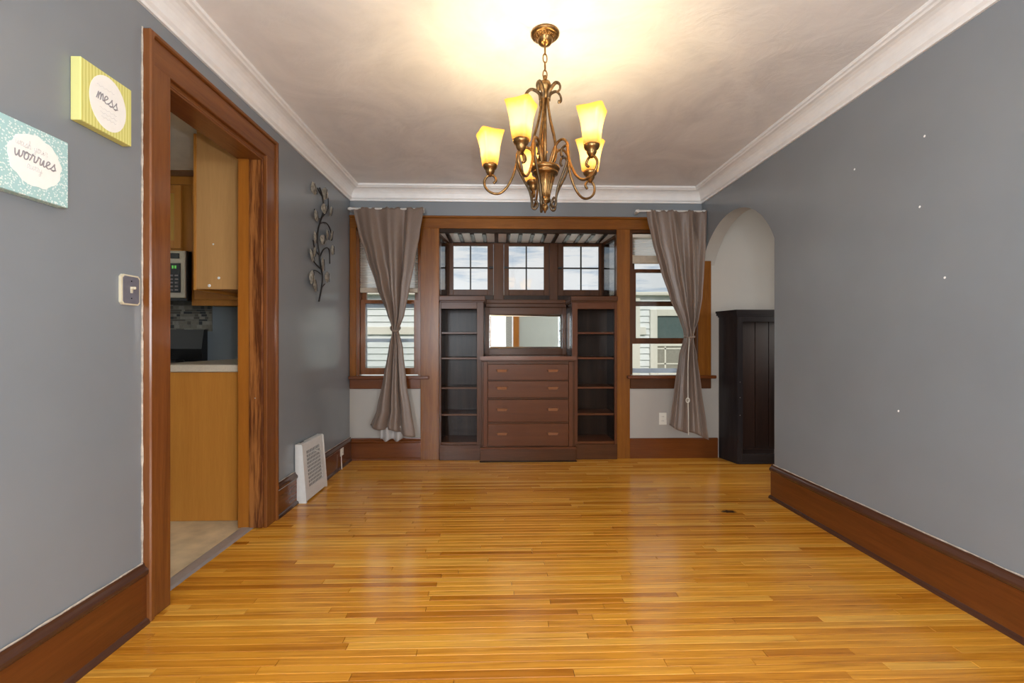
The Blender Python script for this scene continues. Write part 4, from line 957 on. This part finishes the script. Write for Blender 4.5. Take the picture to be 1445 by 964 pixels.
B(nx0 + .002, nx0 + .05, ny0 - .003, ny0 + .02, 0, 1.335, b=.002).build('stile', M['black_wood_z'], t)
B(nx1 - .06, nx1, ny0 - .003, ny0 + .02, 0, 1.335, b=.002).build('stile', M['black_wood_z'], t)
B(nx0 + .05, nx1 - .06, ny0 - .002, ny0 + .02, 1.285, 1.335, b=.002).build('top_rail', M['black_wood_x'], t)
B(nx0 + .05, nx1 - .06, ny0 - .002, ny0 + .02, 0.0, .088, b=.002).build('bottom_rail', M['black_wood_x'], t)
B(nx0, nx1 - .02, ny0 + .018, ny1 - .02, .060, .080).build('floor_board', M['black_brown_x'], t)
B(nx0 + .004, nx1, ny0 - .012, ny0, 0, .018, b=.003).build('shoe', M['black_wood_x'], t)
def topp(mb, e, z0_, z1_): return mb.prism([(nx0 - .055 - e, ny1), (nx0 - e * .8, ny0 - e), (nx1 + e, ny0 - e), (nx1 + e, ny1)], 'z', z0_, z1_)
mb = MB(); topp(mb, .010, 1.335, 1.350); topp(mb, .024, 1.350, 1.372); topp(mb, .032, 1.372, 1.392); mb.build('top_board', M['black_wood_x'], t)
for q in (.44, .60, .74): MB().ball((nx0 + .024, ny0 - .004, q), .003, sub=1).build('screw', M['nickel'], t)

# ================================================================== KITCHEN
t = thing('base_cabinet', (-1.86, 3.5, 0), 'honey wood base cabinet end panel seen through the doorway', 'cabinet')
B(-2.16, LX - .002, 2.862, 2.882, .0, .915, b=.001).build('end_panel', M['kitchen_z'], t)
B(-2.14, LX - .002, 2.882, 4.29, .10, .915).build('carcass', M['kitchen_z'], t)
for k in range(3):
    d = B(-2.16, -2.14, 2.92 + k * .44, 3.34 + k * .44, .13, .88, b=.004).build('door', M['kitchen_z'], t)
    MB().ball((-2.172, 3.28 + k * .44, .80), .014).build('knob', M['bronze_dark'], d)
t = thing('kitchen_counter', (-1.85, 3.5, .915), 'beige laminate kitchen counter over the honey wood cabinet', 'counter')
B(-2.19, LX - .001, 2.845, 4.30, .917, .962, b=.005).build('worktop', M['counter'], t)
B(-2.19, LX - .001, 4.275, 4.30, .960, 1.055, b=.004).build('back_lip', M['counter'], t)
t = thing('wall_cabinet', (-1.73, 3.4, 1.43), 'pale wood wall cabinet side above the kitchen counter', 'wall cabinet')
B(-1.885, LX - .002, 2.895, 2.91, 1.430, 2.42, b=.002).build('side_panel', M['kitchen_pale_z'], t)
B(-1.885, LX - .002, 2.91, 3.90, 1.445, 2.42).build('carcass', M['kitchen_z'], t)
d = B(-1.905, -1.886, 2.895, 3.40, 1.425, 2.40, b=.003).build('door', M['kitchen_z'], t)
d = B(-1.905, -1.886, 3.41, 3.89, 1.425, 2.40, b=.003).build('door', M['kitchen_z'], t)
for (x, z, r_) in ((-1.806, 1.452, .010), (-1.748, 1.500, .009), (-1.782, 1.71, .006)): MB().ball((x, 2.895, z), r_, sy=.3, sub=2).build('sticker', M['chip'], t)
t = thing('wall_cabinet', (-2.6, 4.13, 1.43), 'honey wood wall cabinet with crown over the microwave', 'wall cabinet')
B(-3.46, -2.62, 3.97, 4.30, 1.875, 2.54).box(-2.62, -1.93, 3.97, 4.30, 1.43, 2.54).build('carcass', M['kitchen_z'], t)
B(-3.46, -1.93, 3.955, 3.972, 2.44, 2.54, b=.002).box(-2.615, -1.93, 3.955, 3.972, 1.41, 2.44, b=.002).box(-3.46, -2.70, 3.955, 3.972, 1.875, 1.90, b=.002).build('face_frame', M['kitchen_z'], t)
MB().prism([(3.972, 2.50), (3.945, 2.51), (3.930, 2.545), (3.910, 2.56), (3.910, 2.58), (3.972, 2.58)], 'x', -3.48, -1.93).build('crown', M['door_trim_x'], t)
for (xa, xb2) in ((-3.44, -3.09), (-3.07, -2.69)):
    d = B(xa, xa + .06, 3.935, 3.955, 1.89, 2.43, b=.003).box(xb2 - .06, xb2, 3.935, 3.955, 1.89, 2.43, b=.003).box(xa + .06, xb2 - .06, 3.935, 3.955, 2.36, 2.43, b=.003).box(xa + .06, xb2 - .06, 3.935, 3.955, 1.89, 1.96, b=.003).build('door', M['kitchen_z'], t)
    B(xa + .06, xb2 - .06, 3.945, 3.952, 1.96, 2.36).build('door_panel', M['kitchen_gold_z'], d)
d = B(-2.58, -1.95, 3.935, 3.955, 1.46, 2.43, b=.003).build('door', M['kitchen_z'], t)

t = thing('microwave', (-3.00, 4.08, 1.445), 'stainless over-range microwave in the kitchen', 'microwave')
B(-3.38, -2.625, 3.915, 4.29, 1.445, 1.868, b=.004).build('body', M['black'], t)
B(-3.38, -2.630, 3.895, 3.916, 1.470, 1.865, b=.004).build('front_panel', M['steel'], t)
B(-3.36, -2.92, 3.890, 3.896, 1.53, 1.79, b=.002).build('door_window', M['black'], t)
B(-3.36, -2.675, 3.890, 3.896, 1.800, 1.845, b=.002).build('vent_strip', M['black'], t)
kp = B(-2.885, -2.665, 3.889, 3.896, 1.515, 1.760, b=.003).build('keypad', M['black'], t)
for r_ in range(5):
    for c_ in range(5): B(-2.873 + c_ * .041, -2.873 + c_ * .041 + .027, 3.8875, 3.8895, 1.53 + r_ * .030, 1.543 + r_ * .030).build('button', M['ink'], kp)
for k, xx in enumerate((-2.785, -2.763, -2.733, -2.711)): B(xx, xx + .014, 3.8875, 3.8895, 1.715, 1.740).build('digit', M['digits'], kp)

t = thing('kitchen_range', (-3.06, 3.95, 0), 'black kitchen range with backguard beneath the microwave', 'range')
B(-3.44, -2.69, 3.66, 4.28, .02, .905, b=.004).build('body', M['black_soft'], t)
B(-3.44, -2.69, 3.65, 4.28, .905, .925, b=.004).build('cooktop', M['black_soft'], t)
MB().prism([(4.285, .92), (4.22, .92), (4.20, 1.04), (4.235, 1.215), (4.285, 1.215)], 'x', -3.44, -2.69).build('backguard', M['black_soft'], t)
for k in range(4): MB().lathe([(.022, .925), (.022, .94), (.018, .945)], -3.36 + k * .2, 3.72, 14).build('knob', M['black'], t)
for (x, yv) in ((-3.25, 3.85), (-2.88, 3.85), (-3.25, 4.1), (-2.88, 4.1)):
    MB().tube([(x + .09 * math.cos(k * PI / 8), yv + .08 * math.sin(k * PI / 8), .935) for k in range(16)], .008, 6, closed=True).build('burner', M['iron'], t)
# mosaic backsplash behind the range
B(-3.44, -2.66, YB - .006, YB, 1.20, 1.447).build('grout_bed', M['grout'], wk)
rr = random.Random(9); z = 1.204
while z < 1.44:
    h_ = rr.choice((.018, .024, .034)); x = -3.44 + rr.uniform(0, .03)
    while x < -2.66:
        l_ = rr.choice((.03, .05, .075)); xe = min(x + l_, -2.661)
        if xe - x > .008: B(x + .0015, xe - .0015, YB - .010, YB - .005, z, min(z + h_ - .003, 1.445)).build('tile', M['tile_' + rr.choice('aabccdd')], wk)
        x += l_
    z += h_

# ================================================================== BEHIND THE CAMERA (seen in the mirror)
d2 = sroot('door_2', (.45, YR, 0))
B(-.20, .62, YR, YR + .03, .02, 2.08, b=.004).build('door_leaf', M['white_trim'], d2)
B(.62, .90, YR, YR + .045, 0, 2.12).build('casing', M['white_trim'], d2)
B(.90, 1.14, YR, YR + .02, 0, 2.12).build('side_panel', M['white_trim'], d2)
B(1.14, 1.32, YR, YR + .03, 0, 2.20, b=.003).build('casing', M['trim_z'], d2)
s_ = B(.93, 1.11, YR + .02, YR + .026, .90, 1.95).build('leaded_light', M['tile_d'], d2)
for k in range(14):
    zz_ = .95 + k * .07
    MB().tube(crs([(.94, YR + .028, zz_), (.985, YR + .028, zz_ + .05), (1.045, YR + .028, zz_ - .01), (1.10, YR + .028, zz_ + .06)], 4), .009, 5).build('came', M['storm_dark'], s_)
for nm, (a, c_) in dict(window_8=(-2.5, -1.0), window_9=(2.85, 3.75)).items():
    ww = sroot(nm, ((a + c_) / 2, YR, .7))
    B(a - .09, a, YR, YR + .025, .62, 2.29).box(c_, c_ + .09, YR, YR + .025, .62, 2.29).box(a, c_, YR, YR + .025, 2.2, 2.29).box(a, c_, YR, YR + .04, .62, .70).box((a + c_) / 2 - .04, (a + c_) / 2 + .04, YR - .1, YR, .7, 2.2).box(a, c_, YR - .08, YR - .04, 1.42, 1.47).build('frame', M['trim_z'], ww)
    B(a, c_, YR - .065, YR - .061, .7, 2.2).build('pane', M['glass'], ww)

# ================================================================== OUTSIDE
hy = 9.0
nb = thing('neighbour_house', (.5, hy, -1.0), 'white clapboard neighbouring house outside the windows', 'house')
B(-7, 8, hy + .03, hy + 3.2, -1.0, 2.02).build('wall', M['siding'], nb)
z = -1.0
while z < 1.98:
    MB().prism([(hy + .03, z), (hy, z), (hy + .022, z + .125), (hy + .03, z + .125)], 'x', -7, 8).build('clapboard', M['siding'], nb); z += .125
B(-7, 2.9, hy - .03, hy, 1.25, 1.40, b=.004).build('belt_board', M['siding_cream'], nb)
B(-7.2, 8.2, hy - .10, hy + 3.3, 2.02, 2.09, b=.01).build('eave', M['siding_cream'], nb)
B(2.62, 2.78, hy - .03, hy + .02, -1.0, 2.02, b=.004).build('corner_board', M['siding_cream'], nb)
wn_ = B(2.98, 3.12, hy - .05, hy + .02, .45, 1.75, b=.004).box(4.0, 4.14, hy - .05, hy + .02, .45, 1.75, b=.004).box(3.12, 4.0, hy - .05, hy + .02, 1.62, 1.75, b=.004).box(3.12, 4.0, hy - .06, hy + .02, .45, .56, b=.004).box(3.12, 4.0, hy - .03, hy + .02, 1.02, 1.10, b=.004).build('window', M['siding_cream'], nb)
B(3.12, 4.0, hy - .012, hy - .004, .56, 1.02).build('pane', M['tile_d'], wn_)
B(3.12, 4.0, hy - .012, hy - .004, 1.10, 1.62).build('pane', M['dark_glass'], wn_)
B(3.27, 3.30, hy - .02, hy - .008, .56, 1.02).box(3.62, 3.65, hy - .02, hy - .008, .56, 1.02).box(3.12, 4.0, hy - .02, hy - .008, .96, .985).box(3.12, 4.0, hy - .02, hy - .008, .66, .685).build('muntin', M['siding_cream'], wn_)
struct('ground', B(-25, 25, -25, 40, -1.2, -1.0), M['grass'])
struct('roof', B(-4.6, 4.3, YR - .3, YB + .25, 3.06, 3.2).box(-.75, 1.3, 4.46, 5.0, 2.30, 2.4).box(-1.41, 4.2, YB, YB + .14, 2.66, 3.06), M['roofing'])  # unseen slab added over the house to keep the sun out
